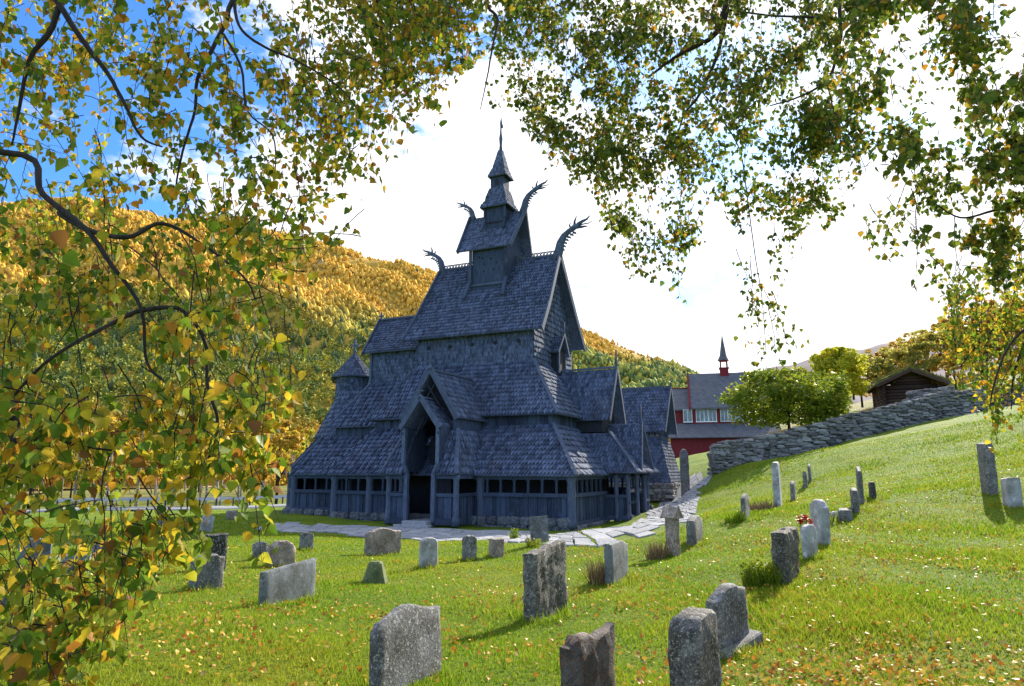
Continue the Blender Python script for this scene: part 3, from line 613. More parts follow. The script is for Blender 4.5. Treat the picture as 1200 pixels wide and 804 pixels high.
for s in (-1,1): mb=MB(); mb.lathe((s*1.92,-9.12,0),[(0,.05),(.19,.05),(.19,.4),(.14,.5),(.14,2.2),(.19,2.3),(.19,2.45),(0,2.45)],12); mb.build('corner_post',TR,np_)
# small turret-like box flanks behind the front gable
mb=MB()
for s in (-1,1):
    x=pc+s*.98; mb.box(min(x,x+s*.12),max(x,x+s*.12),-9.15,-7.2,2.6,4.85); mb.lathe((x+s*.05,-9.12,0),[(.13,2.5),(.13,4.1),(.2,4.3),(.22,4.5),(.17,4.75)],10)
    mb.box(pc+s*1.32-.06,pc+s*1.32+.06,-8.3,-5.4,4.5,5.4)
gb=MB(); gb.prism([(pc-1.3,5.2),(pc+1.3,5.2),(pc,7.4)],'y',-7.7,-5.0); gb.build('gable_shade_fill',DK,np_); lt=MB(); [lt.bar((pc+q*.55,-8.35,5.9),(pc-q*.2,-8.35,7.0),.07,.12,up=(0,1,0)) for q in (-1,1)]; lt.build('gable_brace',DK,np_)  # prism fills the open gable, its shade put into the dark colour
for s in (-1,1): mb.bar((pc+s*.75,yf-.05,4.9),(pc,yf-.05,4.45),.06,.12) if False else None
mb.build('porch_upper_wall',PL,np_)
mb=MB()
Pe=(-2.15,2.12,-9.55,-5.0,2.48); 
panel(mb,(-2.2,-9.5,2.48),(-.98,-9.5,2.48),(-1.0,-8.25,4.68),(-1.5,-8.25,4.68),w=.17,planks=True)
panel(mb,(.9,-9.5,2.48),(2.12,-9.5,2.48),(1.5,-8.25,4.68),(.92,-8.25,4.68),w=.17,planks=True)
panel(mb,(2.12,-9.5,2.48),(2.12,-6.8,2.48),(1.5,-6.0,4.68),(1.5,-8.25,4.68),w=.19,h=.31)
panel(mb,(-2.2,-6.8,2.48),(-2.2,-9.5,2.48),(-1.5,-8.25,4.68),(-1.5,-6.0,4.68),w=.19,h=.31)
panel(mb,(-6,-5,0),(-6,-5,0.001),(-6,-4.999,0.001),(-6,-4.999,0)) if False else None
mb.build('skirt_roof',SH,np_)
mb=HB()
for x,xt in ((2.12,1.5),(-2.2,-1.5)): mb.bar((x,-9.5,2.52),(xt,-8.25,4.74),.2,.12)
mb.build('hip_board',TR,np_)
mb=MB(); gable(mb,-9.35,-7.6,-9.35,-7.6,1.08,4.78,6.2,axis='y',cy=pc,w=.18,h=.3); mb.build('lower_gable_roof',SH,np_)
mb=MB(); gable(mb,-8.45,-3.7,-8.45,-3.9,1.55,5.28,7.72,axis='y',cy=pc,w=.19,h=.31,lift=.05); mb.build('upper_gable_roof',SH,np_)
mb=MB(); barge(mb,-9.42,-9.42,1.14,4.72,6.25,axis='y',cy=pc,h=.24); barge(mb,-8.52,-8.52,1.62,5.2,7.78,axis='y',cy=pc,h=.26); mb.bar((pc,-8.5,7.80),(pc,-4,7.82),.14,.1); mb.bar((pc,-9.4,6.28),(pc,-7.8,6.28),.12,.08); mb.build('bargeboard',TR,np_)
mb=MB()
for y,z,k in ((-8.52,7.8,1),(-9.42,6.28,.7)):
    mb.box(pc-.045*k,pc+.045*k,y-.05,y+.05,z,z+.75*k); mb.box(pc-.22*k,pc+.22*k,y-.045,y+.045,z+.38*k,z+.48*k); mb.tube([(pc,y,z),(pc,y,z+.2*k)],[.12*k,.07*k],8)
mb.build('cross',TR,np_)
mb=MB(); mb.box(-.75,.65,-9.7,-7.3,-.3,.28); mb.box(-1.0,.95,-10.05,-9.7,-.3,.12); mb.build('door_step',M['slab'],np_,bevel=.02)
mb=MB(); mb.box(-.68,.58,-7.25,-7.15,.28,4.4); mb.bar((-.55,-8.9,4.4),(-.1,-8.9,5.3),.08,.1,up=(0,1,0)); mb.build('inner_door',DK,np_)
# ------------------------------------------------------------------ ground
def grid_mesh(name,xs,ys,mat,kind='structure'):
    X,Y=np.meshgrid(xs,ys); Z=th(X,Y); V=np.c_[X.ravel(),Y.ravel(),Z.ravel()]
    nx,ny=len(xs),len(ys); I=(np.arange(ny-1)[:,None]*nx+np.arange(nx-1)[None,:]).ravel()
    o=fastmesh(name,V,np.c_[I,I+1,I+1+nx,I+nx],4,mat,smooth=True); return tag(o,kind=kind)
def geo(a,b,n,p=1.0): t=np.linspace(0,1,n); return a+(b-a)*t**p
xs=np.unique(np.r_[-geo(30,6000,50,3)[::-1],np.linspace(-30,40,220),geo(40,6000,50,3)])
ys=np.unique(np.r_[-geo(8,2500,25,3)[::-1],np.linspace(-8,70,240),geo(70,6000,60,3)])
g=grid_mesh('ground',xs,ys,M['lawn']); tag(g,'grassy churchyard ground','ground') if False else None
# ------------------------------------------------------------------ flagstone path
def strip_pts(pts,n):
    P=np.array(pts,float); d=np.r_[0,np.cumsum(np.hypot(*np.diff(P[:,:2],axis=0).T))]; t=np.linspace(0,d[-1],n)
    return np.stack([np.interp(t,d,P[:,i]) for i in range(P.shape[1])],1),d[-1]
def gp2(px,py): v=ground_at(px,py); return (v.x,v.y)
def path_mesh(name,left,right,width=.75):
    """left/right edges as ground polylines; jittered slabs between"""
    Lm=strip_pts(left,60)[1]; n=max(3,int(Lm/width)); L,_=strip_pts(left,n+1); Rr,_=strip_pts(right,n+1); mb=MB()
    nodes=[]
    for i in range(n+1):
        w=np.hypot(*(Rr[i]-L[i])); m=max(2,round(w/.85)); nodes.append((L[i],Rr[i],m))
    for i in range(n):
        a0,b0,_=nodes[i]; a1,b1,_=nodes[i+1]; w=np.hypot(*(b0-a0)); m=max(1,int(round(w/random.uniform(.6,1.1)))); cuts=[0]+sorted([ (j+random.uniform(-.22,.22))/m for j in range(1,m)])+[1]
        for j in range(m):
            if m>2 and j in (0,m-1) and random.random()<.22: continue
            g_=.018/w; u0,u1=cuts[j]+g_,cuts[j+1]-g_; e=.025
            q=[]
            for u,(aa,bb),tt in ((u0,(0,0),e),(u1,(0,0),e),(u1,(1,1),-e),(u0,(1,1),-e)):
                p=(a0+(b0-a0)*u) if aa==0 else (a1+(b1-a1)*u); o=(a1+(b1-a1)*u) if aa==0 else (a0+(b0-a0)*u); p=p+(o-p)*abs(tt)*1.0+np.array([random.uniform(-.03,.03),random.uniform(-.03,.03)]); q.append(p)
            dz=random.uniform(.035,.06); top=[(p[0],p[1],tz(p[0],p[1])+dz) for p in q]; bot=[(p[0],p[1],t_[2]-.15) for p,t_ in zip(q,top)]
            mb.hexa(bot,top)
    o=mb.build(name,M['slab'],bevel=.012); return tag(o,kind='structure')
lp=[gp2(*a) for a in ((318,612),(400,617),(480,619),(560,623),(640,624),(676,625))]
rp=[gp2(*a) for a in ((300,621),(400,628),(480,632),(560,635),(640,640),(700,643))]
path_mesh('path',lp,rp,.9)
lp=[gp2(*a) for a in ((680,624),(745,612),(757,602),(772,590),(783,578),(800,566),(812,558),(820,551))]
rp=[gp2(*a) for a in ((702,643),(768,627),(808,614),(816,600),(818,588),(822,576),(832,563),(838,554))]
path_mesh('path',lp,rp,.95)
# ------------------------------------------------------------------ road beyond the church (left)
RA=[(-75,44),(-45,55),(-22,61),(-6,65),(4,68)]; rp_,_=strip_pts(RA,60)
d=np.gradient(rp_,axis=0); d/=np.linalg.norm(d,axis=1)[:,None]; nn=np.c_[-d[:,1],d[:,0]]
a=rp_-nn*2.6; b=rp_+nn*2.6; zc=np.maximum(th(a[:,0],a[:,1]),th(b[:,0],b[:,1]))+.06
V=np.r_[np.c_[a,zc],np.c_[b,zc],np.c_[a-nn*.4,zc-.7],np.c_[b+nn*.4,zc-.7]]; n_=len(rp_)
Fq=[]
for i in range(n_-1): Fq+= [(i,i+1,n_+i+1,n_+i),(2*n_+i,2*n_+i+1,i+1,i),(n_+i,n_+i+1,3*n_+i+1,3*n_+i)]
tag(fastmesh('road',V,Fq,4,M['road']),kind='structure')
rt=empty('guard_rail',(*rp_[25],0),0,'low grey guard rail along the road behind the churchyard','guard rail')
o0=Vector((*rp_[25],0)); mb=MB(); RPOS=[]
for i in range(5,n_-8):
    p=Vector((*(b[i]+nn[i]*.3),zc[i]))-o0; q=Vector((*(b[i+1]+nn[i+1]*.3),zc[i+1]))-o0; mb.bar(p+Vector((0,0,.62)),q+Vector((0,0,.62)),.08,.28)
    RPOS.append(p)
mb.build('rail',M['steel'],rt); posts=MB(); posts.box(-.05,.05,-.06,.06,-.3,.6); po=posts.build('post',M['dark'],rt); po.location=RPOS[0]
for p in RPOS[1:]: o=po.copy(); COL.objects.link(o); o.parent=rt; o.location=p
# ------------------------------------------------------------------ gravestones
def outline(kind,u):
    """top height factor for u in 0..1"""
    if kind=='flat': return 1
    if kind=='round': return .86+.14*math.sqrt(max(0,1-(2*u-1)**2)) if abs(2*u-1)<1 else .86
    if kind=='arch': return .60+.40*math.sqrt(max(0,1-(2*u-1)**2*.98))
    if kind=='curve': return .93+.07*math.sin(math.pi*u)
    if kind=='hump': return 1-.16*(1-math.exp(-((u-.45)/.28)**2)) -(.10 if u<.02 else 0)
    if kind=='jag': return .95+.045*math.sin(u*7+.3)+.02*math.sin(u*19)-.09*(u<.14)
    if kind=='peak': return 1-.15*max(0,abs(2*u-1)-.25)/.75
    if kind=='shoulder': return 1 if .16<u<.84 else .90
    if kind=='slope': return 1-.14*u
    if kind=='rslope': return .86+.14*u
    if kind=='cut': return 1 if u<.72 else 1-.5*(u-.72)
    return 1
def stone_mesh(w,h,t,kind,rough,seed,taper=.0,lean=0):
    nx=max(6,int(w/.05)); nz=max(6,int(h/.06)); ny=2; nx=min(nx,26); nz=min(nz,24)
    ch=min(.018,t*.2); vs=[];fs=[];rnd=random.Random(seed)
    us=[i/nx for i in range(nx+1)]; ws=[j/nz for j in range(nz+1)]
    def P(u,s,front):
        H=h*outline(kind,u); z=-.25+(H+.25)*s; k=1-taper*s; x=(u-.5)*w*k+w*.5
        y=t*.5*(-1 if front else 1)
        return [x,y*(1-.25*taper*s),z]
    def add_side(front):
        idx={}
        for j,s in enumerate(ws):
            for i,u in enumerate(us):
                x,y,z=P(u,s,front)
                n=noise.noise(Vector((x*9+seed*7,z*9,2.3*front)))*rough+noise.noise(Vector((x*28+seed,z*28,front*5)))*rough*.5
                edge=(i in (0,nx)) or j==nz
                y+= n*(-1 if front else 1)-(ch*(-1 if front else 1) if edge else 0)
                if edge: x+=noise.noise(Vector((z*14,seed*3,x)))*rough*.7; z+=noise.noise(Vector((x*16,seed*5+9,1)))*rough*.9 if j==nz else 0
                idx[i,j]=len(vs); vs.append((x,y,z))
        for j in range(nz):
            for i in range(nx):
                q=(idx[i,j],idx[i+1,j],idx[i+1,j+1],idx[i,j+1]); fs.append(q if front else q[::-1])
        return idx
    A=add_side(True); B=add_side(False)
    per=[(0,j) for j in range(nz,-1,-1)]; 
    # bridge left, top, right with a mid ring for thickness
    loop=[(0,j) for j in range(nz+1)]+[(i,nz) for i in range(1,nx+1)]+[(nx,j) for j in range(nz-1,-1,-1)]
    mid=[]
    for (i,j) in loop:
        a=vs[A[i,j]];b=vs[B[i,j]]; ex=(-ch if i==0 else (ch if i==nx else 0)); ez=ch if j==nz else 0
        row=[]
        for f in (.14,.5,.86):
            row.append(len(vs)); n=noise.noise(Vector((a[0]*13+f*3,a[2]*13,seed)))*rough*.6
            vs.append((a[0]+(b[0]-a[0])*f+ex+(n if i in (0,nx) else 0),a[1]+(b[1]-a[1])*f,a[2]+ez+(n if j==nz else 0)))
        mid.append([A[i,j]]+row+[B[i,j]])
    for k in range(len(loop)-1):
        for m in range(4): fs.append((mid[k][m],mid[k+1][m],mid[k+1][m+1],mid[k][m+1])[::-1])
    return vs,fs
SDIR=math.atan2(SX[1],SX[0])
def gravestone(pxl,pxr,pyb,pyt,kind,mat,label,t=.12,dyaw=0,rough=.012,taper=0,lean=(0,0),depth=None,wmin=.22,wmax=1.0,name='gravestone',plinth=None,group='gravestones on the churchyard lawn'):
    if depth is None: Q=ground_at(pxl,pyb)
    else: Q=at(pxl,pyb,depth); Q.z=tz(Q.x,Q.y)
    yaw=SDIR+R(dyaw); ax=Vector((math.cos(yaw),math.sin(yaw),0)); ay=Vector((math.sin(yaw),-math.cos(yaw),0)) # ay: front normal (towards W)
    # height from the nearest corner
    h=.2
    for i in range(400):
        if proj(Q+Vector((0,0,h)))[1]<=pyt: break
        h+=.01
    # origin: back-left (the corner that shows leftmost) , thickness goes to +ay
    w=wmin
    def ext(w):
        xs_=[proj(Q+ax*a_+ay*b_+Vector((0,0,h*.5)))[0] for a_ in (0,w) for b_ in (0,t)]; return min(xs_),max(xs_)
    for i in range(300):
        lo,hi=ext(w)
        if hi-lo>=pxr-pxl: break
        w+=.01
        if w>wmax: break
    lo,hi=ext(w); 
    sh=(pxl-lo)*Q.y/800
    Q.x+=sh; Q.z=tz(Q.x,Q.y)
    for it in range(3):
        c=Q+ax*w/2; Q.z=tz(c.x,c.y)
    vs,fs=stone_mesh(w,h,t,kind,rough,hash((pxl,pyb))%97,taper)
    vs=[(x,y-t/2,z) for x,y,z in vs]
    mb=MB(); mb.add(vs,fs,True)
    if plinth:
        root=empty(name,Q,yaw); s_=mb.build('headstone',M[mat],root); p_=MB(); p_.box(-.08,w+.08,-t-.10,.10,-.3,.07,.01); p_.build('plinth',M['granite'],root,bevel=.015)
        s_.location.z=0
    else: root=mb.build(name,M[mat]); root.location=Q; root.rotation_euler=(0,0,yaw)
    for o in ([root] if not plinth else [s_]):
        md=o.modifiers.new('edge','EDGE_SPLIT'); md.split_angle=R(48)
    root.rotation_euler=(R(lean[0]),R(lean[1]),yaw)
    tag(root,label,'gravestone',group)
    STONES.append((Q.x+ax.x*w/2,Q.y+ax.y*w/2,w/2+.1)); return root,w,h
STONES=[]
GS=gravestone
GS(432,519,822,722,'hump','granite','broad grey granite gravestone with humped top, cut by the bottom edge left of centre',t=.11,lean=(-2,0))
GS(654,723,842,748,'jag','rust','low gravestone with jagged top covered in rust-coloured lichen, cut by the bottom edge',t=.13,rough=.018,dyaw=-12)
GS(612,665,729,640,'rslope','lichen','tall blotchy lichened gravestone with flat rough top in the middle of the lawn',t=.17,dyaw=-8,rough=.03,lean=(-2,2),group='gravestones on the churchyard lawn')
GS(781,845,838,724,'round','lichen','thick rough grey gravestone leaning left, nearest of the pair at the bottom right',dyaw=-12,wmax=.6,t=.24,rough=.03,lean=(2,-4))
GS(827,879,768,694,'peak','granite','leaning gravestone with blunt peaked top standing on a flat plinth behind its rough neighbour',t=.16,rough=.014,lean=(2,-6),plinth=True,dyaw=-20,wmax=.8)
GS(903,945,688,627,'flat','lichen','thick dark ribbed gravestone beside a dark green shrub',t=.22,rough=.03,lean=(2,-3),dyaw=-12,wmax=.7)
GS(938,959,657,619,'round','white','small white marble gravestone with red flowers behind its top',dyaw=-20,wmax=.5,t=.13,lean=(0,-3),rough=.004)
GS(948,977,641,591,'peak','white','tall white marble gravestone leaning left behind the red flowers',t=.2,lean=(0,-6),rough=.004,dyaw=20,wmax=.55)
GS(982,1000,612,602,'flat','granite','tiny low grey block beside the white flowers',t=.3,rough=.01,wmin=.25)
GS(997,1010,602,578,'flat','granite','short grey pillar stone in front of the slim tilted one',t=.16,lean=(0,-3),rough=.02)
GS(1004,1018,591,554,'flat','granite','slim tall grey stone leaning left on the slope right of the white marble pair',t=.13,lean=(0,-8),taper=.1)
GS(1018,1030,585,567,'flat','blackstone','small dark stone just right of the slim leaning one',t=.14,rough=.02)
GS(905,919,597,545,'flat','white','tall pale obelisk-like stone tapering upward on the upper lawn',t=.2,taper=.25,lean=(0,-3),rough=.006)
GS(926,938,588,566,'round','granite','small rounded grey stone just right of the pale obelisk',t=.14,lean=(0,-3),rough=.02)
GS(941,953,573,555,'slope','granite','small grey stone with sloping top, lower of the two near the dry stone wall',t=.16,rough=.02)
GS(947,958,566,547,'round','granite','small rounded stone, upper of the two near the dry stone wall',t=.12,rough=.02,lean=(0,-5))
GS(868,879,610,583,'round','granite','short slim stone with a grass tuft at its foot, alone right of the path',t=.12,rough=.02,lean=(0,-2))
GS(1147,1168,583,525,'flat','granite','tall speckled grey square pillar stone near the right edge',t=.24,rough=.015,lean=(0,-3),taper=.05)
GS(1173,1198,597,563,'slope','white','short pale gravestone with sloping dark top at the right edge',t=.3,rough=.012,lean=(0,-6))
GS(804,827,641,610,'peak','granite','low gravestone with clipped corners right of the path corner',t=.2,rough=.012)
GS(707,745,686,641,'cut','smooth','low dark grey gravestone with one clipped corner, beside dry brown stems',t=.14,rough=.008)
GS(622,643,640,608,'flat','smooth','smooth upright grey slab leaning left at the edge of the flagstone path',t=.05,dyaw=-38,rough=.0,lean=(0,-3))
GS(572,591,653,632,'flat','pink','smallest pinkish block in the row in front of the porch',t=.25,rough=.015,dyaw=-25)
GS(541,559,657,629,'round','granite','narrow grey rounded stone between the white streaked and the smallest pinkish ones',t=.16,rough=.015,dyaw=-25)
GS(491,513,666,632,'round','white','small white streaked rounded stone in the row before the church door',t=.16,rough=.015,dyaw=-25)
GS(427,470,651,620,'hump','pink','wide pinkish rough gravestone in the row before the church',t=.2,rough=.03,dyaw=-22)
GS(303,383,711,664,'rslope','smooth','long low smooth grey gravestone with gently curved top',t=.10,rough=.003)
GS(312,346,664,634,'arch','pink','mottled pinkish rounded boulder-like stone behind the long smooth slab',t=.22,rough=.04,dyaw=-25)
GS(296,313,656,636,'round','granite','tiny rounded grey stone left of the mottled pinkish boulder',t=.13,rough=.01,dyaw=-25)
GS(351,367,645,625,'round','granite','small pale rounded stone right of the mottled pinkish boulder, nearest the path',t=.12,rough=.01,dyaw=-25)
GS(222,262,691,652,'shoulder','granite','grey stone with overhanging cap in front of the black one',t=.22,rough=.012,dyaw=-16)
GS(237,266,668,627,'flat','blackstone','black lichen-spotted stone right behind the capped grey one',t=.22,rough=.02,dyaw=-18)
GS(235,249,624,602,'peak','white','small pale pointed stone leaning right, near the road',t=.16,rough=.01,dyaw=-30,lean=(0,5))
GS(265,278,609,599,'flat','pink','tiny reddish stone in the grass near the road',t=.3,rough=.02,dyaw=-30)
GS(211,225,625,612,'flat','granite','low grey stone left of the pale pointed one near the road',t=.2,rough=.02,dyaw=-30)
GS(176,205,626,608,'hump','granite','low wide dark grey stone furthest back behind the hanging leaves',t=.3,rough=.03,dyaw=-30)
GS(108,146,664,636,'curve','smooth','grey stone behind the hanging birch twigs, left of the capped stone',t=.3,rough=.02,dyaw=-30)
GS(74,104,672,650,'flat','smooth','low grey slab behind birch twigs at the left',t=.3,rough=.02,dyaw=-30)
GS(22,58,672,632,'peak','smooth','tall grey peaked stone behind birch leaves near the left edge',t=.25,rough=.02,dyaw=-30)
GS(0,42,720,672,'slope','rust','brownish leaning gravestone at the left edge behind the leaves',t=.25,rough=.03,dyaw=-30,lean=(0,8))
GS(797,808,558,529,'round','granite','weathered upright stone slab at the belfry corner beside the path',t=.25,rough=.03,depth=47,dyaw=-40)
# stone with small gabled cap
r_,w_,h_=GS(779,797,653,606,'flat','pink','narrow standing stone with a little gabled cap near the path corner',t=.22,rough=.012,dyaw=-20)
mb=MB(); mb.prism([(-.06,h_-.02),(w_/2,h_+.20),(w_+.06,h_-.02)],'y',-.27,.05); mb.build('gabled_cap',M['pink'],r_,bevel=.012)
# low mossy trapezoid stone
Q=ground_at(418,684); mb=MB(); k=Q.y/800
mb.hexa([(0,0,-.2),(34*k,0,-.2),(34*k,.45,-.2),(0,.45,-.2)],[(11*k,.1,22*k),(25*k,.1,22*k),(25*k,.3,22*k),(11*k,.3,22*k)])
o=mb.build('gravestone',M['mossy'],bevel=.03); o.location=Q; tag(o,'low moss-grown wedge-shaped stone sunk in the grass','gravestone','gravestones on the churchyard lawn')
# ------------------------------------------------------------------ dry stone wall
def drywall(pts,hs,label,name='stone_wall',thick=.8,sz=.5):
    P=np.array(pts); n=max(2,int(np.hypot(*np.diff(P,axis=0).T).sum()/.25)); Q,L=strip_pts(pts,n); d=np.gradient(Q,axis=0); d/=np.linalg.norm(d,axis=1)[:,None]
    mb=MB(); hs_=np.interp(np.linspace(0,1,n),np.linspace(0,1,len(hs)),hs); zz=th(Q[:,0],Q[:,1])
    at_s=lambda s:(np.interp(s,np.linspace(0,L,n),Q[:,0]),np.interp(s,np.linspace(0,L,n),Q[:,1]),np.interp(s,np.linspace(0,L,n),zz),np.interp(s,np.linspace(0,L,n),hs_),math.atan2(np.interp(s,np.linspace(0,L,n),d[:,1]),np.interp(s,np.linspace(0,L,n),d[:,0])))
    lay=.19
    for side in (-1,1):
        for k in range(12):
            s=random.uniform(0,.2)
            while s<L:
                w=random.uniform(.16,sz); x,y,z,H,a=at_s(min(L,s+w)); hz=random.uniform(.07,.12); zc_=k*lay+.04
                if zc_<H+random.uniform(-.10,.12):
                    o=side*(thick/2-.18-.04*k/2+random.uniform(-.05,.05)); rock(mb,(x-math.sin(a)*o,y+math.cos(a)*o,z+zc_+random.uniform(-.03,.03)),w,.22,hz,a+random.uniform(-.12,.12),jit=.35)
                s+=2*w*random.uniform(.92,1.02)
    # core
    for i in range(n-1):
        a=math.atan2(d[i,1],d[i,0]); x,y=Q[i]; mb.bar((x,y,zz[i]+hs_[i]*.42),(Q[i+1][0],Q[i+1][1],zz[i+1]+hs_[i+1]*.42),thick-.45,hs_[i]*.8)
    c=Q[0]; o=mb.build(name,M['drystone']); tag(o,label,'stone wall'); return o
wl=[(*at(835,552,42).xy,),(*at(868,545,43.5).xy,),(*at(930,532,44.5).xy,),(*at(1000,516,46).xy,),(*at(1065,500,47).xy,),(*at(1130,486,48.5).xy,),(*at(1200,474,50).xy,),(*at(1300,464,52).xy,)]
drywall(wl,[1.65,1.6,1.55,1.6,1.7,1.5,1.5,1.5],'long dry stone wall climbing the grassy slope to the right')
drywall([(*at(1063,480,51).xy,),(*at(1115,480,50.5).xy,)],[2.1,2.4,2.2],'short raised pile of wall stones beside the turf-roofed log cabin')
# ------------------------------------------------------------------ belfry
bz=tz(*at(770,556,52).xy)
def front_rect(px0,px1,d,yaw): 
    a=at(px0,500,d); b=at(px1,500,d); return a,b
# corner nearest the camera at px 777 (N-W corner), N wall runs left along church axis, W wall right along S axis
B0=at(782,500,50.0); 
bt=empty('bell_tower',(B0.x,B0.y,tz(B0.x,B0.y)-.05),ANG,'dark shingled free-standing belfry with sloping walls and steep gabled roof','bell tower')
# local frame: x = west, y = south, origin at NW corner of the stone base
mb=MB(); 
for p,q in (((0,0),(-5.2,0)),((0,4.6),(0,0)),((-5.2,0),(-5.2,4.6)),((-5.2,4.6),(0,4.6))):
    p_=Vector((*p,0));q_=Vector((*q,0));L=(q_-p_).length;u=(q_-p_)/L;a=math.atan2(u.y,u.x)
    for k in range(6):
        s=random.uniform(-.1,.1)
        while s<L: w=random.uniform(.15,.4); c=p_+u*(s+w); rock(mb,(c.x,c.y,.08+k*.21),w,.3,.12,a+random.uniform(-.1,.1),jit=.3); s+=2*w
mb.box(-5.1,-.1,.1,4.5,-.5,1.1); mb.build('stone_base',M['drystone'],bt)
mb=MB(); e=(-5.1,.05,-.05,4.65,1.25); t=(-4.2,-.75,.75,3.85,4.55); ring(mb,e,t,w=.26,h=.24,lift=.05); mb.build('shingle_wall',SH,bt)
mb=MB()
for x in np.linspace(-4.15,-.8,8): mb.bar((x,.8,4.5),(x,.8,5.2),.12,.12,up=(0,1,0)); mb.bar((x,3.8,4.5),(x,3.8,5.2),.12,.12,up=(0,1,0))
for y in np.linspace(.85,3.75,7): mb.bar((-.8,y,4.5),(-.8,y,6.2 if 1.4<y<3.2 else 5.3),.12,.12,up=(0,1,0)); mb.bar((-4.15,y,4.5),(-4.15,y,5.3),.12,.12,up=(0,1,0))
for z in (4.6,5.15): 
    mb.bar((-4.2,.78,z),(-.75,.78,z),.14,.14); mb.bar((-4.2,3.82,z),(-.75,3.82,z),.14,.14); mb.bar((-.78,.8,z),(-.78,3.8,z),.14,.14)
for s in (-1,1): mb.bar((-.74,2.3+s*1.3,5.2),(-.74,2.3-s*.2,6.9),.1,.12); mb.bar((-.74,2.3+s*.2,5.2),(-.74,2.3+s*1.1,6.0),.1,.12)
mb.build('louvre_frame',TR,bt)
mb=MB(); gable(mb,-4.65,-.1,-4.55,-.25,2.1,4.95,8.35,cy=2.3,w=.22,h=.28); br_=mb.build('roof',SH,bt)
mb=MB(); barge(mb,-.08,-.2,2.15,4.9,8.4,cy=2.3,h=.2); barge(mb,-4.7,-4.6,2.15,4.9,8.4,cy=2.3,h=.2); crest(mb,-4.6,-.1,8.33,y=2.3,h=.18); mb.tube([(-.08,2.3,8.3),(-.05,2.3,9.3)],[.06,.02],6); mb.build('bargeboard',TR,br_)
# small annex roof behind the belfry's left side seen beside the west gable
# ------------------------------------------------------------------ red church
A=at(790,500,92); rc=empty('red_church',(A.x,A.y,tz(A.x,A.y)),R(-14),'red wooden church with grey slate roofs, white-curtained window band and a slim ridge turret','church')
def RC(px,py): # px->local x at d=92, z local
    v=at(px,py,92); return v.x-A.x, v.z-tz(A.x,A.y)
zt=lambda py:RC(800,py)[1]; xt=lambda px:((px-600)/786*92-A.x)/(.970+.242*(px-600)/786)
zb_=-1.2; xL=xt(803)+.5; xR=xt(905)
mb=MB(); mb.box(xL-3,xR,0,16,zb_,zt(514)+.2); mb.build('lower_wall',M['redwood'],rc)
mb=MB(); mb.box(xL-3.05,xR+.05,-.12,16.1,zb_-.5,zt(545)); mb.build('foundation',M['foundstone'],rc)
mb=MB(); mb.hexa([(xL-3.5,-.7,zt(514)),(xR+.5,-.7,zt(514)),(xR+.5,3.2,zt(500)),(xL-3.5,3.2,zt(500))],[(xL-3.5,-.7,zt(514)+.12),(xR+.5,-.7,zt(514)+.12),(xR+.5,3.2,zt(497)+.3),(xL-3.5,3.2,zt(497)+.3)]); mb.build('aisle_roof',M['slate'],rc)
mb=MB(); mb.box(xL,xR-.3,3,13,zt(500)-.4,zt(478)); uw=mb.build('upper_wall',M['redwood'],rc)
px=803
wx=[(797,807),(812,836),(841,867),(872,896)]
for p0,p1 in wx:
    x0,x1=xt(p0),xt(p1)
    fr=MB(); z0,z1=zt(496)+.35,zt(481)+.3
    for x in np.linspace(x0,x1,max(3,int((x1-x0)/.45)+1)): fr.box(x-.04,x+.04,2.88,2.97,z0,z1)
    fr.box(x0-.08,x1+.08,2.86,2.98,z0-.08,z0+.04); fr.box(x0-.08,x1+.08,2.86,2.98,z1-.04,z1+.08); fo=fr.build('window',M['whitewood'],uw)
    gl=MB(); gl.box(x0,x1,2.93,2.99,z0,z1); gl.build('pane',M['glass'],fo)
# main roof (front slope visible) ridge at py 441
zr=zt(441)+1.2; ze=zt(479)+.15; xm=xt(806)
mb=MB(); mb.prism([(2.2,ze-.1),(8,zr-.12),(13.8,ze-.1),(13.8,ze+.1),(8,zr+.12),(2.2,ze+.1)],'x',xm,xR+.6); mb.build('nave_roof',M['slate'],rc)
mb=MB(); mb.prism([(3.2,zt(479)),(8,zt(457)+.9),(12.8,zt(479)),(12.8,zt(479)+.2),(8,zt(457)+1.1),(3.2,zt(479)+.2)],'x',xL-4,xm-.1); mb.build('chancel_roof',M['slate'],rc)
mb=MB(); mb.box(xL-3.6,xL+.1,3.6,12.4,zt(500)-.4,zt(478)); mb.prism([(3.4,zt(479)),(8,zt(457)+.8),(12.6,zt(479))],'x',xL-3.6,xL-3.4); mb.build('chancel_wall',M['redwood'],rc)
mb=MB(); mb.box(xL-4,xm,7.9,8.1,zt(457)+1.05,zt(457)+1.2); mb.prism([(2.1,ze-.2),(8,zr-.1),(13.9,ze-.2),(13.9,ze+.2),(8,zr+.28),(2.1,ze+.2)],'x',xm-.25,xm-.02); mb.build('verge_board',M['redwood'],rc)
mb=MB(); mb.tube([(xm-.1,8,zr),(xm-.1,8,zr+1.0)],[.1,.04],6); mb.build('finial',M['dark'],rc)
xc=xt(849)+.2; ty=8
sc_=(92+8)/800
tt=MB(); z0=zr-.7; hw=.58
tt.box(xc-hw,xc+hw,ty-hw,ty+hw,z0,z0+1.55); tt.box(xc-hw-.1,xc+hw+.1,ty-hw-.1,ty+hw+.1,z0+1.4,z0+1.56)
for sx_ in (-1,1):
    for sy_ in (-1,1): tt.bar((xc+sx_*(hw-.12),ty+sy_*(hw-.12),z0+1.5),(xc+sx_*(hw-.16),ty+sy_*(hw-.16),z0+2.6),.17,.17,up=(0,1,0))
tt.box(xc-hw,xc+hw,ty-hw,ty+hw,z0+2.5,z0+2.66)
tu=tt.build('ridge_turret',M['redwood'],rc)
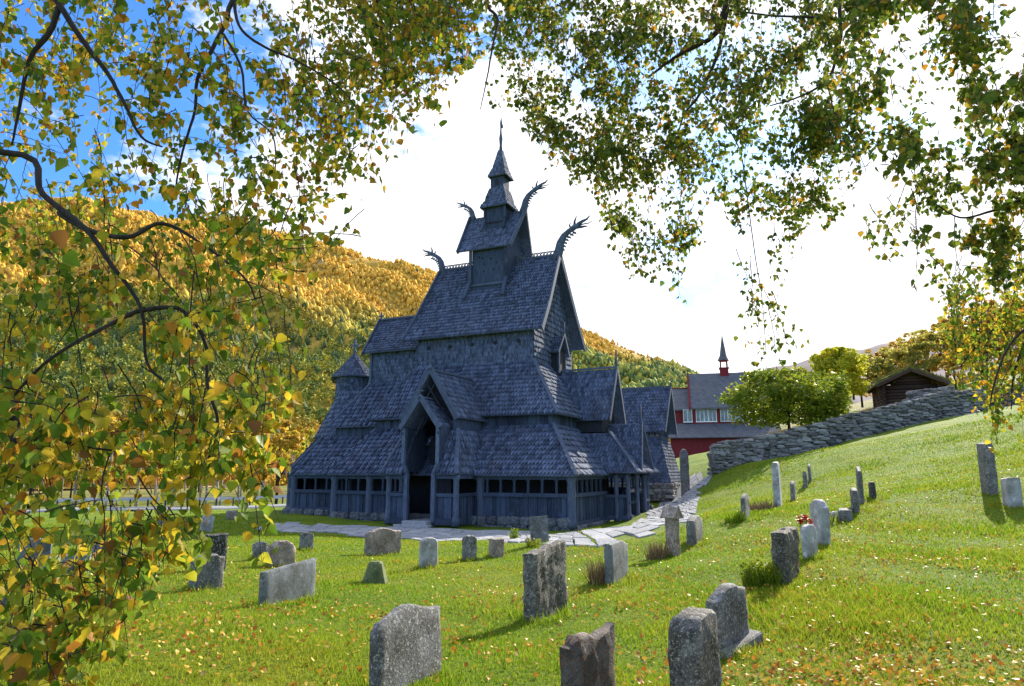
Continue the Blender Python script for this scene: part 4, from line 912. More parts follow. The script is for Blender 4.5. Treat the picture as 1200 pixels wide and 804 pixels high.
mb=MB(); mb.lathe((xc,ty,z0+2.62),[(.85,0),(.5,.7),(.3,2.0),(.05,3.7),(0,3.9)],8); mb.build('spire',M['slate'],tu)
# corner boards and cornice of the red church
mb=MB()
for p0,p1 in zip(wx[:-1],wx[1:]):
    xm_=(xt(p0[1])+xt(p1[0]))/2; mb.box(xm_-.12,xm_+.12,2.9,3.0,zt(500)-.3,zt(478))
mb.box(xL,xR-.3,2.88,3.0,zt(500)-.35,zt(500)+.0); mb.build('corner_board',M['redwood'],uw)
# ------------------------------------------------------------------ log cabin with sod roof
K=at(1037,476,60); kz=tz(K.x,K.y)-.2
cb=empty('log_cabin',(K.x,K.y,kz),R(-20),'small dark brown log cabin with grassy turf roof above the stone wall','cabin')
kw=4.3; hw_=at(0,455,60).z-kz
mb=MB(); nlog=11
for i in range(nlog):
    z=-.6+(hw_+.7)*(i+.5)/nlog; r=(hw_+.7)/nlog/2*1.02
    mb.tube([(-.35,0,z),(kw+.35,0,z)],r,10); mb.tube([(-.35,4,z),(kw+.35,4,z)],r,10); mb.tube([(0,-.35,z+r),(0,4.35,z+r)],r,10); mb.tube([(kw,-.35,z+r),(kw,4.35,z+r)],r,10)
for i in range(4):
    z=hw_+.1+i*.26; c_=1-(i+.5)/5.4; mb.tube([(kw/2-kw/2*c_,0,z),(kw/2+kw/2*c_,0,z)],.135,8)
mb.build('log_wall',M['brownwood'],cb)
mb=MB(); mb.box(1.8,2.8,-.16,-.06,-.4,1.5)
mb.build('door',M['dark'],cb)
mb=MB()
zr_=hw_+1.45
for s in (-1,1):
    x1=kw/2+s*(kw/2+.65); a=(kw/2,-.9,zr_-.02);b_=(x1,-.9,hw_+.1); mb.bar(a,b_,.12,.26); mb.bar((kw/2,4.5,zr_-.02),(x1,4.5,hw_+.1),.12,.26)
mb.build('bargeboard',M['brownwood'],cb)
mb=MB()
for s in (-1,1):
    nx_,ny_=10,16; vs=[];
    for j in range(ny_+1):
        for i in range(nx_+1):
            f=i/nx_; x=kw/2+s*f*(kw/2+.8); y=-.8+5.2*j/ny_; z=zr_+(hw_+.12-zr_)*f+.30+.14*noise.noise(Vector((x*1.3,y*1.3,3*s)))-.12*(f>.95); vs.append((x,y,z))
    for j in range(ny_+1):
        for i in range(nx_+1):
            f=i/nx_; x=kw/2+s*f*(kw/2+.8); y=-.8+5.2*j/ny_; vs.append((x,y,zr_+(hw_+.12-zr_)*f))
    n0=(nx_+1)*(ny_+1); fs=[(j*(nx_+1)+i,j*(nx_+1)+i+1,(j+1)*(nx_+1)+i+1,(j+1)*(nx_+1)+i) for j in range(ny_) for i in range(nx_)]
    for i in range(nx_): fs+=[(i,i+1,n0+i+1,n0+i),(ny_*(nx_+1)+i,ny_*(nx_+1)+i+1,n0+ny_*(nx_+1)+i+1,n0+ny_*(nx_+1)+i)]
    for j in range(ny_): fs.append((j*(nx_+1)+nx_,(j+1)*(nx_+1)+nx_,n0+(j+1)*(nx_+1)+nx_,n0+j*(nx_+1)+nx_))
    mb.add(vs,fs,True)
sd=mb.build('turf_roof',M['sod'],cb)
tf=MB()
for i in range(2600):
    s=random.choice((-1,1)); f=random.random(); x=kw/2+s*f*(kw/2+.8); y=random.uniform(-.8,4.4); z=zr_+(hw_+.12-zr_)*f+.28; h=random.uniform(.1,.35); a=random.uniform(0,6.28); dx,dy=math.cos(a)*.03,math.sin(a)*.03
    tf.add([(x-dx,y-dy,z),(x+dx,y+dy,z),(x+random.uniform(-.12,.12),y+random.uniform(-.12,.12),z+h)],[(0,1,2)])
tag(tf.build('roof_grass',M['sod'],sd),kind='stuff')
# ------------------------------------------------------------------ leaves
LT=np.array([[0,0,0],[.34,.08,.07],[.45,.34,.10],[.22,.72,.05],[0,1.05,-.06],[-.22,.72,.05],[-.45,.34,.10],[-.34,.08,.07]])
LF=np.array([[0,1,2,3,4],[0,4,5,6,7]])
def leaves(P,D,S,roll=None):
    """P base points, D axis directions (n,3), S sizes -> V,F of folded birch leaves"""
    n=len(P); D=D/np.linalg.norm(D,axis=1)[:,None]; rv=rng.normal(size=(n,3)); X=np.cross(D,rv); X/=np.linalg.norm(X,axis=1)[:,None]; Z=np.cross(X,D)
    sc=S[:,None,None]; bend=rng.uniform(-.18,.18,n)[:,None,None]
    T=LT[None]*np.array([1,1,1]); wid=rng.uniform(.85,1.15,n)[:,None,None]
    V=(X[:,None,:]*T[...,0:1]*wid+D[:,None,:]*T[...,1:2]+Z[:,None,:]*(T[...,2:3]+bend*T[...,1:2]**2))*sc+P[:,None,:]
    Fc=(np.arange(n)[:,None,None]*8+LF[None]).reshape(-1,5)
    return V.reshape(-1,3),Fc
def quads(P,S,flat=0.):
    n=len(P); a=rng.normal(size=(n,3)); b=rng.normal(size=(n,3))
    if flat: a[:,2]*=1-flat; b[:,2]*=1-flat
    a/=np.linalg.norm(a,axis=1)[:,None]; b-=a*(a*b).sum(1)[:,None]; b/=np.linalg.norm(b,axis=1)[:,None]
    s=S[:,None]; V=np.stack([P-a*s,P-b*s*.62,P+a*s,P+b*s*.62],1).reshape(-1,3)
    return V,np.arange(n*4).reshape(-1,4)
# ------------------------------------------------------------------ overhanging birches
def wpt(p): return at(*p)
class Tree:
    def __init__(s,name,base,label,cat='birch tree',group=None,bark='bark'):
        s.base=Vector((base[0],base[1],tz(base[0],base[1]))); s.root=empty(name,s.base,0,label,cat,group); s.bark=M[bark]; s.tw=MB(); s.LP=[];s.LD=[];s.LS=[]
    def limb(s,pts,r0,r1,n=8,sub=6,parent=None,name='limb'):
        pts=[Vector(p) for p in pts]; out=[]
        for i in range(len(pts)-1):
            p0=pts[max(i-1,0)];p1=pts[i];p2=pts[i+1];p3=pts[min(i+2,len(pts)-1)]
            for k in range(sub):
                t=k/sub; out.append(.5*((2*p1)+(p2-p0)*t+(2*p0-5*p1+4*p2-p3)*t*t+(3*p1-p0-3*p2+p3)*t**3)+Vector([random.uniform(-.3,.3)*r1 for _ in range(3)]))
        out.append(pts[-1]); m=len(out)
        mb=MB(); mb.tube([p-s.base for p in out],[r0+(r1-r0)*(i/(m-1))**.8 for i in range(m)],n); mb.build(name,s.bark,s.root); return out
    def twig(s,a,b,r=.0022,leafstep=.03,size=.045,side=.07,sag=.15,leafy=1.0,t0=0.1):
        a=Vector(a);b=Vector(b); L=(b-a).length; n=max(4,int(L/.06)); pts=[];off=Vector((0,0,0)); vel=Vector((0,0,0))
        for i in range(n+1):
            t=i/n; vel=vel*.8+Vector([random.gauss(0,.007) for _ in range(3)]); off=off+vel*(1-t*.3); p=a.lerp(b,t)+off+Vector((0,0,sag*L*math.sin(math.pi*t)*.5)); pts.append(p)
        s.tw.tube([p-s.base for p in pts],[r*(1.4-.9*i/n) for i in range(n+1)],4,cap=False)
        m=int(L/leafstep*leafy)
        for i in range(m):
            t=random.uniform(t0,1); k=min(n-1,int(t*n)); p=pts[k].lerp(pts[k+1],t*n-k)
            o=Vector((random.gauss(0,1),random.gauss(0,1),random.gauss(-.6,.7))).normalized()*random.uniform(.2,1)*side
            q=p+o
            if random.random()<.5 and side>.04: s.tw.tube([p-s.base,(p+q)/2-s.base+Vector((0,0,.008)),q-s.base],[r*.6,r*.5,r*.4],3,cap=False)
            for j in range(random.choice((1,1,2))):
                s.LP.append(q+Vector([random.gauss(0,.008) for _ in range(3)])); s.LD.append((random.gauss(0,.55),random.gauss(0,.55),random.gauss(-1,.5))); s.LS.append(size*random.uniform(.65,1.2))
        return pts
    def finish(s,mat):
        if s.tw.v: s.tw.build('twigs',s.bark,s.root)['kind']='stuff'
        P=np.array([tuple(p) for p in s.LP])-np.array(s.base); V,Fc=leaves(P,np.array(s.LD),np.array(s.LS)); o=fastmesh('leaves',V,Fc,5,M[mat],s.root); o['kind']='stuff'; return o
def interp_b(tab,x): 
    xs_=[a for a,b in tab]; return float(np.interp(x,xs_,[b for a,b in tab]))
# ---- left birch, close to the camera
LB=Tree('birch_tree',(-4.6,1.6),'near birch tree at the left whose yellow-green hanging branches frame the picture',group='birches framing the churchyard view')
trk=LB.limb([(-4.6,1.6,.4),(-4.5,1.7,2.2),(-4.35,1.8,4.2),(-4.2,1.9,6.5),(-4.0,2.1,9)],.22,.10,12,name='trunk')
LB.limb([(-4.5,1.75,2.6),(-3.2,2.3,3.6),wpt((0,178,2.7)),wpt((50,228,2.65)),wpt((100,268,2.6)),wpt((130,310,2.6)),wpt((165,360,2.6)),wpt((172,425,2.6)),wpt((200,452,2.6))],.019,.004)
LB.limb([wpt((70,250,2.65)),wpt((105,270,2.6)),wpt((150,278,2.6)),wpt((190,262,2.65)),wpt((235,285,2.7)),wpt((290,330,2.75)),wpt((303,375,2.8))],.014,.003,6)
LB.limb([wpt((160,365,2.6)),wpt((210,362,2.6)),wpt((240,400,2.6)),wpt((243,450,2.55)),wpt((255,500,2.5)),wpt((235,560,2.5)),wpt((220,590,2.5))],.010,.003,6)
LB.limb([wpt((160,365,2.6)),wpt((110,390,2.4)),wpt((60,420,2.3)),wpt((20,460,2.3)),wpt((0,500,2.3))],.009,.003,6)
LB.limb([(-4.5,1.7,2.2),(-3.0,2.0,2.5),wpt((-30,490,2.4)),wpt((15,516,2.4)),wpt((60,512,2.4)),wpt((90,522,2.4)),wpt((135,528,2.4))],.022,.003,7)
LB.limb([wpt((60,514,2.4)),wpt((85,490,2.4)),wpt((60,470,2.4)),wpt((20,480,2.4))],.007,.003,6)
LB.limb([(-4.3,1.8,5),(-3.2,2.2,5.0),wpt((55,-60,3.0)),wpt((65,20,3)),wpt((35,70,3)),wpt((22,130,3)),wpt((14,170,3))],.028,.004,7)
LB.limb([wpt((60,-10,3)),wpt((95,45,3)),wpt((125,85,3)),wpt((145,120,3)),wpt((165,160,3)),wpt((190,172,3))],.017,.004,7)
LB.limb([(-4.2,1.9,6),(-3,2.6,5.6),wpt((262,-60,3.2)),wpt((268,10,3.2)),wpt((250,55,3.2)),wpt((232,90,3.2)),wpt((228,130,3.2)),wpt((212,185,3.2)),wpt((205,230,3.2))],.02,.004,7)
LB.limb([wpt((272,-20,3.2)),wpt((280,30,3.2)),wpt((310,55,3.2)),wpt((345,70,3.2)),wpt((395,100,3.2)),wpt((420,130,3.2))],.010,.003,6)
LB.limb([wpt((262,40,3.2)),wpt((283,80,3.2)),wpt((290,130,3.2)),wpt((320,160,3.2)),wpt((322,210,3.2))],.008,.003,6)
LBB=[(-60,830),(0,830),(120,815),(140,765),(165,705),(200,690),(214,655),(235,590),(262,560),(285,625),(312,600),(326,470),(336,345),(352,300),(372,230),(400,190),(425,205),(445,218),(455,180),(482,170),(492,130),(505,95),(535,85),(552,5)]
def dens_left(px,py):
    d=1.0
    if px>190 and py>330: d=.42
    if px>190 and py>480: d=.38
    if 270<px<330 and 520<py<640: d=.9
    if px<200 and py>300: d=.66
    if px<140 and py>380: d=.95
    if px<100 and py>540: d=1.3
    if py<260 and px<340: d=.85
    if px>330 and py<90: d=.85
    return d
random.seed(21)
def hang(T,n,xr,yr,B,dens,dfn,Lr,slant,kw):
    c=0
    while c<n:
        px=random.uniform(*xr); yb=interp_b(B,px); py=random.uniform(yr[0],yb)
        if random.random()>dens(px,py): continue
        d=dfn(px,py); L=random.uniform(*Lr); y1=min(yb-random.uniform(0,12),py+L*.7); a=random.gauss(.1,slant); y0=y1-L*math.cos(a); x0=px-L*math.sin(a)
        T.twig(at(x0,y0,d*random.uniform(.96,1.04)),at(px,y1,d),**kw); c+=1
def clump(T,n,m,xr,yr,B,dens,dfn,Lr,spread,kw):
    c=0
    while c<n:
        cx=random.uniform(*xr); yb=interp_b(B,cx); cy=random.uniform(yr[0],yb-8)
        if random.random()>dens(cx,cy): continue
        d=dfn(cx,cy); s_=random.uniform(.5,1.4); k=int(m*random.uniform(.5,1.4)); dirx=random.gauss(0,.5)
        for i in range(k):
            px=cx+random.gauss(0,spread*s_); py=min(cy+random.gauss(0,spread*.8*s_),interp_b(B,px)-2); a=dirx+random.gauss(.2,.7); L=random.uniform(*Lr)
            T.twig(at(px-L*math.sin(a),py-L*abs(math.cos(a)),d+random.gauss(0,.15)),at(px,py,d+random.gauss(0,.15)),**kw)
        c+=1
dl=lambda px,py: random.uniform(3.4,4.8) if px>330 else (random.uniform(2.7,4.4) if py<300 else random.uniform(2.0,3.2))
hang(LB,180,(-40,548),(-60,0),LBB,dens_left,dl,(70,220),.35,dict(r=.0020,leafstep=.034,size=.040,side=.08,leafy=.85))
clump(LB,118,7,(-40,540),(-50,0),LBB,lambda x,y:dens_left(x,y)**1.3,dl,(28,80),20,dict(r=.0018,leafstep=.024,size=.040,side=.06,leafy=.95))
for (x0,y0,x1,y1,d) in ((300,330,312,470,2.7),(305,400,300,520,2.6),(262,480,318,620,2.4),(290,520,305,640,2.4),(250,440,222,600,2.4),(160,560,215,700,2.3),(180,600,150,735,2.3),(300,140,425,205,3.2),(330,110,485,150,3.3),(400,60,490,165,3.3),(380,150,440,215,3.2),(300,200,350,290,3.0),(420,20,535,70,3.6),(440,0,530,95,3.6)):
    LB.twig(at(x0,y0,d),at(x1,y1,d),leafstep=.022,size=.046,side=.06)
# a few very near big leaves
for i in range(7):
    p=at(random.uniform(20,150),random.uniform(130,320),random.uniform(1.25,1.6)); LB.LP.append(p); LB.LD.append((random.gauss(0,.5),random.gauss(0,.4),-1)); LB.LS.append(.038)
LB.finish('leaf_left')
# ---- right birch, a little further off
RB=Tree('birch_tree',(7.4,4.2),'near birch tree at the right, dark green leaves hanging over the top',group='birches framing the churchyard view')
RB.limb([(7.4,4.2,.8),(7.3,4.3,3),(7.1,4.4,5.5),(6.8,4.7,8.5),(6.3,5.2,12)],.26,.12,12,name='trunk')
RB.limb([(7.0,4.4,6.5),(5.0,5.4,8.4),wpt((880,-90,7)),wpt((850,10,7)),wpt((838,40,7)),wpt((812,56,7)),wpt((790,68,7)),wpt((760,90,7))],.06,.012)
RB.limb([wpt((853,5,7)),wpt((842,60,7)),wpt((820,110,7)),wpt((800,138,7)),wpt((790,185,7))],.028,.006)
RB.limb([(6.8,4.7,8),(5.5,5.4,8.6),wpt((1010,-40,6.5)),wpt((985,45,6.5)),wpt((972,90,6.4)),wpt((940,112,6.4)),wpt((902,124,6.4))],.035,.006)
RB.limb([wpt((1050,-20,6.5)),wpt((1000,20,6.5)),wpt((950,20,6.8)),wpt((900,18,7)),wpt((855,12,7))],.02,.01)
RB.limb([wpt((825,110,7)),wpt((850,145,7)),wpt((868,180,7)),wpt((876,235,7)),wpt((885,300,7)),wpt((893,350,7)),wpt((898,415,7))],.010,.003,6)
RB.limb([(7.2,4.3,5),(5.8,4.6,4.9),wpt((1230,225,5.4)),wpt((1190,238,5.4)),wpt((1160,248,5.4)),wpt((1125,255,5.4)),wpt((1095,238,5.4))],.03,.004)
RB.limb([(7.3,4.3,3.8),(6,4.7,3.8),wpt((1240,390,5.6)),wpt((1205,385,5.6)),wpt((1180,410,5.6)),wpt((1165,450,5.6)),wpt((1160,480,5.6))],.025,.004)
RB.limb([wpt((968,90,6.4)),wpt((978,130,6.4)),wpt((1000,165,6.4)),wpt((1015,200,6.4))],.008,.003,6)
RB.limb([(6.8,4.7,8.2),(4.5,5.2,8.4),wpt((640,-120,6.5)),wpt((574,-10,6)),wpt((583,22,6)),wpt((577,55,6)),wpt((571,90,6)),wpt((563,128,6))],.03,.004,7)
RBB=[(586,60),(600,120),(622,132),(640,190),(660,200),(680,215),(705,240),(722,300),(745,318),(775,332),(805,330),(818,285),(840,300),(858,330),(870,345),(900,350),(925,330),(935,255),(955,262),(985,255),(1000,215),(1018,235),(1030,295),(1055,300),(1068,260),(1085,330),(1105,352),(1122,360),(1135,300),(1150,290),(1170,330),(1200,375),(1260,400)]
def dens_right(px,py):
    if 575<px<1010: d=1.0
    else: d=.58
    if px>900 and py>150 and px<1080: d*=.7
    if px<700 and py>90: d=.75
    if 820<px<1000 and py>190: d=.55
    if 1010<px<1090 and 90<py<170: d=.35
    if 740<px<840 and py>200: d=.75
    return d
random.seed(5)
dr=lambda px,py: random.uniform(4.2,6.2) if px>1000 else random.uniform(6.2,8.2)
hang(RB,150,(590,1240),(-50,0),RBB,dens_right,dr,(40,120),.35,dict(r=.003,leafstep=.034,size=.052,side=.14,leafy=1))
clump(RB,128,9,(590,1240),(-50,0),RBB,lambda x,y:dens_right(x,y)**1.3,dr,(16,50),15,dict(r=.0025,leafstep=.024,size=.056,side=.10,leafy=1.15))
for (x0,y0,x1,y1,d,k) in ((880,300,893,420,6.6,1),(895,340,925,420,6.6,1),(885,350,872,400,6.6,1),(900,360,905,425,6.6,1),(862,290,880,345,6.6,1),(905,340,935,405,6.6,.7),(735,260,745,330,6.8,1.2),(750,270,790,330,6.8,1.2),(700,200,718,300,7,1),(1040,230,1120,360,5.4,1.2),(1090,300,1125,365,5.4,1.3),(1020,240,1060,300,5.4,1.2),(1015,260,1035,300,5.4,1)):
    RB.twig(at(x0,y0,d),at(x1,y1,d),r=.003,leafstep=.024,size=.05,side=.11,leafy=k)
RB.finish('leaf_right')
# lower right yellowing branch of a further birch
YB=Tree('birch_tree',(9.6,7.2),'birch whose yellowing lowest branches hang in at the right edge over the stone wall',group='birches framing the churchyard view')
YB.limb([(9.6,7.2,1.6),(9.5,7.2,4),(9.3,7.4,8)],.2,.1,12,name='trunk')
YB.limb([(9.5,7.2,4.2),(7.5,7.8,5.2),wpt((1260,330,8)),wpt((1215,380,8)),wpt((1190,430,8)),wpt((1185,480,8))],.04,.006)
YB.limb([(9.5,7.2,4.0),(7.9,7.8,4.8),wpt((1230,360,8)),wpt((1180,375,8)),wpt((1150,400,8)),wpt((1125,430,8))],.03,.005)
random.seed(9)
for i in range(130):
    px=random.uniform(1112,1250); yb=interp_b([(1105,440),(1130,470),(1150,500),(1165,515),(1200,500),(1260,520)],px); L=random.uniform(30,90); y1=random.uniform(375,yb); d=random.uniform(7.2,8.8)
    YB.twig(at(px+random.uniform(-10,25),y1-L,d),at(px,y1,d),r=.003,leafstep=.03,size=.055,side=.14,leafy=.9)
YB.finish('leaf_left')
# ------------------------------------------------------------------ generic trees
def crown(nl,k,rx,rz,zc,ls,seed,conic=0,gap=.25):
    r=np.random.default_rng(seed); P=[]
    for i in range(nl):
        u=r.normal(size=3); u/=np.linalg.norm(u); rr=r.uniform(.35,1)**.6
        c=np.array([u[0]*rx*rr,u[1]*rx*rr,zc+u[2]*rz*rr])
        if conic: f=(c[2]-(zc-rz))/(2*rz); c[:2]*=1.25-conic*f
        s=r.uniform(.13,.30)*rx; n=int(k*r.uniform(.6,1.3)); q=r.normal(size=(n,3)); q/=np.linalg.norm(q,axis=1)[:,None]; P.append(c+q*s*(r.uniform(.25,1,(n,1))**.5)*np.array([1.15,1.15,.8]))
    P=np.concatenate(P); return P,r.uniform(.6,1.25,len(P))*ls
def tree_proto(name,nl,k,rx,rz,zc,ls,mat,seed,tr=.16,conic=0,label='',cat='tree',group=None,bark='bark',forks=5):
    root=empty(name,(0,0,0),0,label,cat,group); r=random.Random(seed)
    mb=MB(); top=zc+rz*.5; mb.tube([(0,0,-.6),(r.uniform(-.1,.1),0,top*.3),(r.uniform(-.2,.2),r.uniform(-.2,.2),top*.65),(r.uniform(-.3,.3),0,top)],[tr*1.3,tr,tr*.7,tr*.2],8)
    for i in range(forks):
        a=r.uniform(0,6.28); z0=r.uniform(.15,.6)*top; e=(rx*.7*math.cos(a),rx*.7*math.sin(a),min(zc+rz*.6,z0+r.uniform(.8,1.6)*rx)); mb.tube([(0,0,z0),(e[0]*.4,e[1]*.4,z0+(e[2]-z0)*.55),e],[tr*.55,tr*.35,tr*.08],6)
    mb.build('trunk',M[bark],root)
    P,S=crown(nl,k,rx,rz,zc,ls,seed,conic); V,Fc=quads(P,S); o=fastmesh('crown',V,Fc,4,M[mat],root); o['kind']='stuff' if False else o.get('kind','') or ''
    del o['kind']
    return root
def place(root,px,py,d,s=1,z=None,rz=None,label=None,sz=None):
    p=at(px,py,d); p.z=tz(p.x,p.y) if z is None else z; root.location=p; root.scale=(s,s,s if sz is None else sz); root.rotation_euler=(0,0,random.uniform(0,6.28) if rz is None else rz)
    if label: root['label']=label
random.seed(33)
# green rounded tree behind the wall
t=tree_proto('broadleaf_tree',120,125,4.4,2.5,3.2,.16,'leaf_green',3,tr=.09,forks=16,label='rounded bright green multi-stemmed tree between the red church and the log cabin',cat='tree'); place(t,925,500,52,s=1.0,rz=.4,sz=.82)
t.location.z=at(925,506,52).z
t=tree_proto('broadleaf_tree',80,110,2.7,3.2,4.4,.19,'leaf_lime',4,tr=.12,label='lime yellow rounded tree rising behind the green tree',cat='tree'); place(t,988,470,72,s=1.08,sz=.95); t.location.z=at(990,484,72).z
# mixed trees on the right slope
protos=[tree_proto('broadleaf_tree',36,70,2.9,3.6,5.0,.26,'leaf_olive',11,label='dull olive tree on the slope behind the log cabin',group='trees on the right slope'),
        tree_proto('broadleaf_tree',36,70,2.5,3.8,5.4,.26,'leaf_orange',12,label='orange-brown autumn tree on the slope behind the log cabin',group='trees on the right slope'),
        tree_proto('broadleaf_tree',30,70,2.1,3.4,4.8,.26,'leaf_lime',13,label='yellow-green tree on the slope behind the log cabin',group='trees on the right slope')]
spots=[(1010,470,95,1.0,1),(1030,462,90,1.1,0),(1050,455,98,1.15,1),(1072,448,92,1.2,0),(1090,445,100,1.25,1),(1110,440,94,1.35,0),(1128,435,102,1.3,0),(1150,430,94,1.4,1),(1172,425,100,1.5,0),(1196,420,96,1.5,1),(1225,415,98,1.6,0),(1260,410,100,1.6,1),
       (1000,462,115,1.1,2),(1022,452,120,1.1,1),(1045,445,125,1.1,0),(1066,436,122,1.2,1),(1086,428,125,1.2,0),(1108,420,122,1.3,1),(1130,412,125,1.4,0),(1155,405,120,1.5,1),(1180,400,124,1.5,0),(985,462,110,1.0,0),(972,458,120,1.0,1),(1190,440,80,.9,2),(1120,452,78,.7,1)]
rx_=[None]*3; 
lab=['darkest','mottled','thin','broad','tall','small','ragged']
for i,(px,py,d,s,k) in enumerate(spots):
    k_=k
    if rx_[k_] is None: o=protos[k_]; rx_[k_]=1
    else: o=copy_tree(protos[k_])
    place(o,px,py,d,s*.80,sz=s*.68,z=at(px,py,d).z-.5)
# golden forest beyond the road on the left
gp=[tree_proto('birch_tree',34,75,2.3,4.2,6.2,.24,m,20+i,tr=.13,bark=b,label=l,cat='tree',group='autumn trees beyond the road') for i,(m,b,l) in enumerate((('leaf_gold','birchbark','golden yellow birch in the wood beyond the road'),('leaf_yel','birchbark','bright yellow birch in the wood beyond the road'),('leaf_orange','bark','rusty orange tree in the wood beyond the road'),('leaf_olive','bark','dull olive green tree in the wood beyond the road'),('leaf_lime','birchbark','yellow-green birch in the wood beyond the road')))]
used=[0]*5
for i in range(120):
    d=72+((i/120)**1.1)*190+random.uniform(-4,4); px=random.uniform(-160,400) if d<150 else random.uniform(-100,520)
    if d<90 and px>330: px=random.uniform(200,335)
    k=random.choices(range(5),(5,4,2,1.2,2))[0]
    if used[k]: o=copy_tree(gp[k])
    else: o=gp[k]; used[k]=1
    p=at(px,500,d); o.location=(p.x,p.y,max(-2.6,-1.2-(d-60)*.004)+max(0,(d-150))*.055); s=random.uniform(.8,1.3); o.scale=(s,s,s*random.uniform(.9,1.25)); o.rotation_euler=(0,0,random.uniform(0,6.28))
# ------------------------------------------------------------------ left mountain
sil=[(-700,330),(-400,240),(-200,235),(0,246),(120,251),(240,262),(320,277),(350,284),(390,293),(430,307),(470,316),(505,325),(560,343),(620,366),(700,398),(750,418),(800,443),(840,462),(900,492),(960,520),(1100,560)]
def sil_ang(px):
    py=np.interp(px,[a for a,b in sil],[b for a,b in sil]); r=ray(0,0); b=402-py; dx=px-600; dy=F*CT-b*ST; dz=F*ST+b*CT; return np.arctan2(dx,dy),dz/np.hypot(dx,dy)
pxs=np.linspace(-700,1100,260); az,te=sil_ang(pxs); r0=330.; 
RR=lambda a: 1500-250*np.sin(a*2)
def mtn(a,f):
    """point on the slope: azimuth a, fraction f 0 foot..1 ridge"""
    tr=np.interp(a,az,te); Rg=RR(a); r=r0+(Rg-r0)*f; ramp=np.where(f<=1,f**1.25*(1+.18*np.sin(f*math.pi)),1-(f-1)*1.5)
    z=-4+(tr*Rg+4+EYE)*ramp
    return r,z
def mnoise(x,y):
    return (22*np.sin(x*.011+1.3*np.sin(y*.006))*np.sin(y*.009+.8)+10*np.sin(x*.031+y*.017)*np.sin(y*.027-x*.01)+4*np.sin(x*.08+2)*np.sin(y*.07))
fs_=np.linspace(0,1.25,110); A_,F_=np.meshgrid(az,fs_); r_m,z_m=mtn(A_,F_); X=r_m*np.sin(A_); Y=r_m*np.cos(A_); w=np.clip(F_*3,0,1)*np.clip((1.02-F_)*4,0.03,1); Z=z_m+mnoise(X,Y)*w
nx,ny=len(az),len(fs_); I=(np.arange(ny-1)[:,None]*nx+np.arange(nx-1)[None,:]).ravel()
tag(fastmesh('mountain',np.c_[X.ravel(),Y.ravel(),Z.ravel()],np.c_[I,I+nx,I+1+nx,I+1],4,M['mountain'],smooth=True),kind='structure')
# forest: one object of many small crowns
def ico():
    t=(1+5**.5)/2; v=np.array([(-1,t,0),(1,t,0),(-1,-t,0),(1,-t,0),(0,-1,t),(0,1,t),(0,-1,-t),(0,1,-t),(t,0,-1),(t,0,1),(-t,0,-1),(-t,0,1)],float)/math.hypot(1,t)
    f=[(0,11,5),(0,5,1),(0,1,7),(0,7,10),(0,10,11),(1,5,9),(5,11,4),(11,10,2),(10,7,6),(7,1,8),(3,9,4),(3,4,2),(3,2,6),(3,6,8),(3,8,9),(4,9,5),(2,4,11),(6,2,10),(8,6,7),(9,8,1)]
    vs=[tuple(p) for p in v]; mid={}; nf=[]
    def m(a,b):
        k=(min(a,b),max(a,b))
        if k not in mid: p=(np.array(vs[a])+np.array(vs[b]))/2; p/=np.linalg.norm(p); mid[k]=len(vs); vs.append(tuple(p))
        return mid[k]
    for a,b,c in f: ab,bc,ca=m(a,b),m(b,c),m(c,a); nf+=[(a,ab,ca),(b,bc,ab),(c,ca,bc),(ab,bc,ca)]
    return np.array(vs),np.array(nf)
IV,IF=ico()
def mtn_surface(a,f):
    r,z=mtn(a,f); x=r*np.sin(a); y=r*np.cos(a); w=np.clip(f*3,0,1)*np.clip((1.02-f)*4,0.03,1); return x,y,z+mnoise(x,y)*w
I0V,I0F=IV[:12],np.array([(0,11,5),(0,5,1),(0,1,7),(0,7,10),(0,10,11),(1,5,9),(5,11,4),(11,10,2),(10,7,6),(7,1,8),(3,9,4),(3,4,2),(3,2,6),(3,6,8),(3,8,9),(4,9,5),(2,4,11),(6,2,10),(8,6,7),(9,8,1)])
def grow(x,y,z,hgt,rad,bv,bf,cone,jt):
    n=len(x); m=len(bv); V=bv[None]*(1+rng.normal(0,jt,(n,m)))[...,None]
    rot=rng.uniform(0,6.28,n)[:,None]; vx=V[...,0]*np.cos(rot)-V[...,1]*np.sin(rot); vy=V[...,0]*np.sin(rot)+V[...,1]*np.cos(rot); vz=V[...,2]
    tp=np.clip(1-cone*(vz+.1),.10,1.7); V=np.stack([vx*tp*rad[:,None]+x[:,None],vy*tp*rad[:,None]+y[:,None],vz*hgt[:,None]*.55+z[:,None]+hgt[:,None]*.42],-1)
    return V.reshape(-1,3),(bf[None]+np.arange(n)[:,None,None]*m).reshape(-1,3)
def scat(N_):
    px_=rng.uniform(-250,960,N_); a_=sil_ang(px_)[0]; f_=rng.uniform(0,1,N_)**.85*.995; return (*mtn_surface(a_,f_),f_)
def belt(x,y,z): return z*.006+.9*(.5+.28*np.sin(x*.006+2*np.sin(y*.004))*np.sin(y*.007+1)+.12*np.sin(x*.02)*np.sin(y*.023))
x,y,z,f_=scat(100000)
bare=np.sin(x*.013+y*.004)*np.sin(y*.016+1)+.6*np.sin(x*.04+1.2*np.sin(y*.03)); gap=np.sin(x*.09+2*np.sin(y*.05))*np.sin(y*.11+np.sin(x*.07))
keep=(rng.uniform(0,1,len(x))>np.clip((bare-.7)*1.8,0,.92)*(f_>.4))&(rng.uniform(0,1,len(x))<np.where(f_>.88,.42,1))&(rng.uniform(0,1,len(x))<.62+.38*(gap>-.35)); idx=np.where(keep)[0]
near=idx[f_[idx]<.34][:15500]; far_=idx[f_[idx]>=.34][:56000]
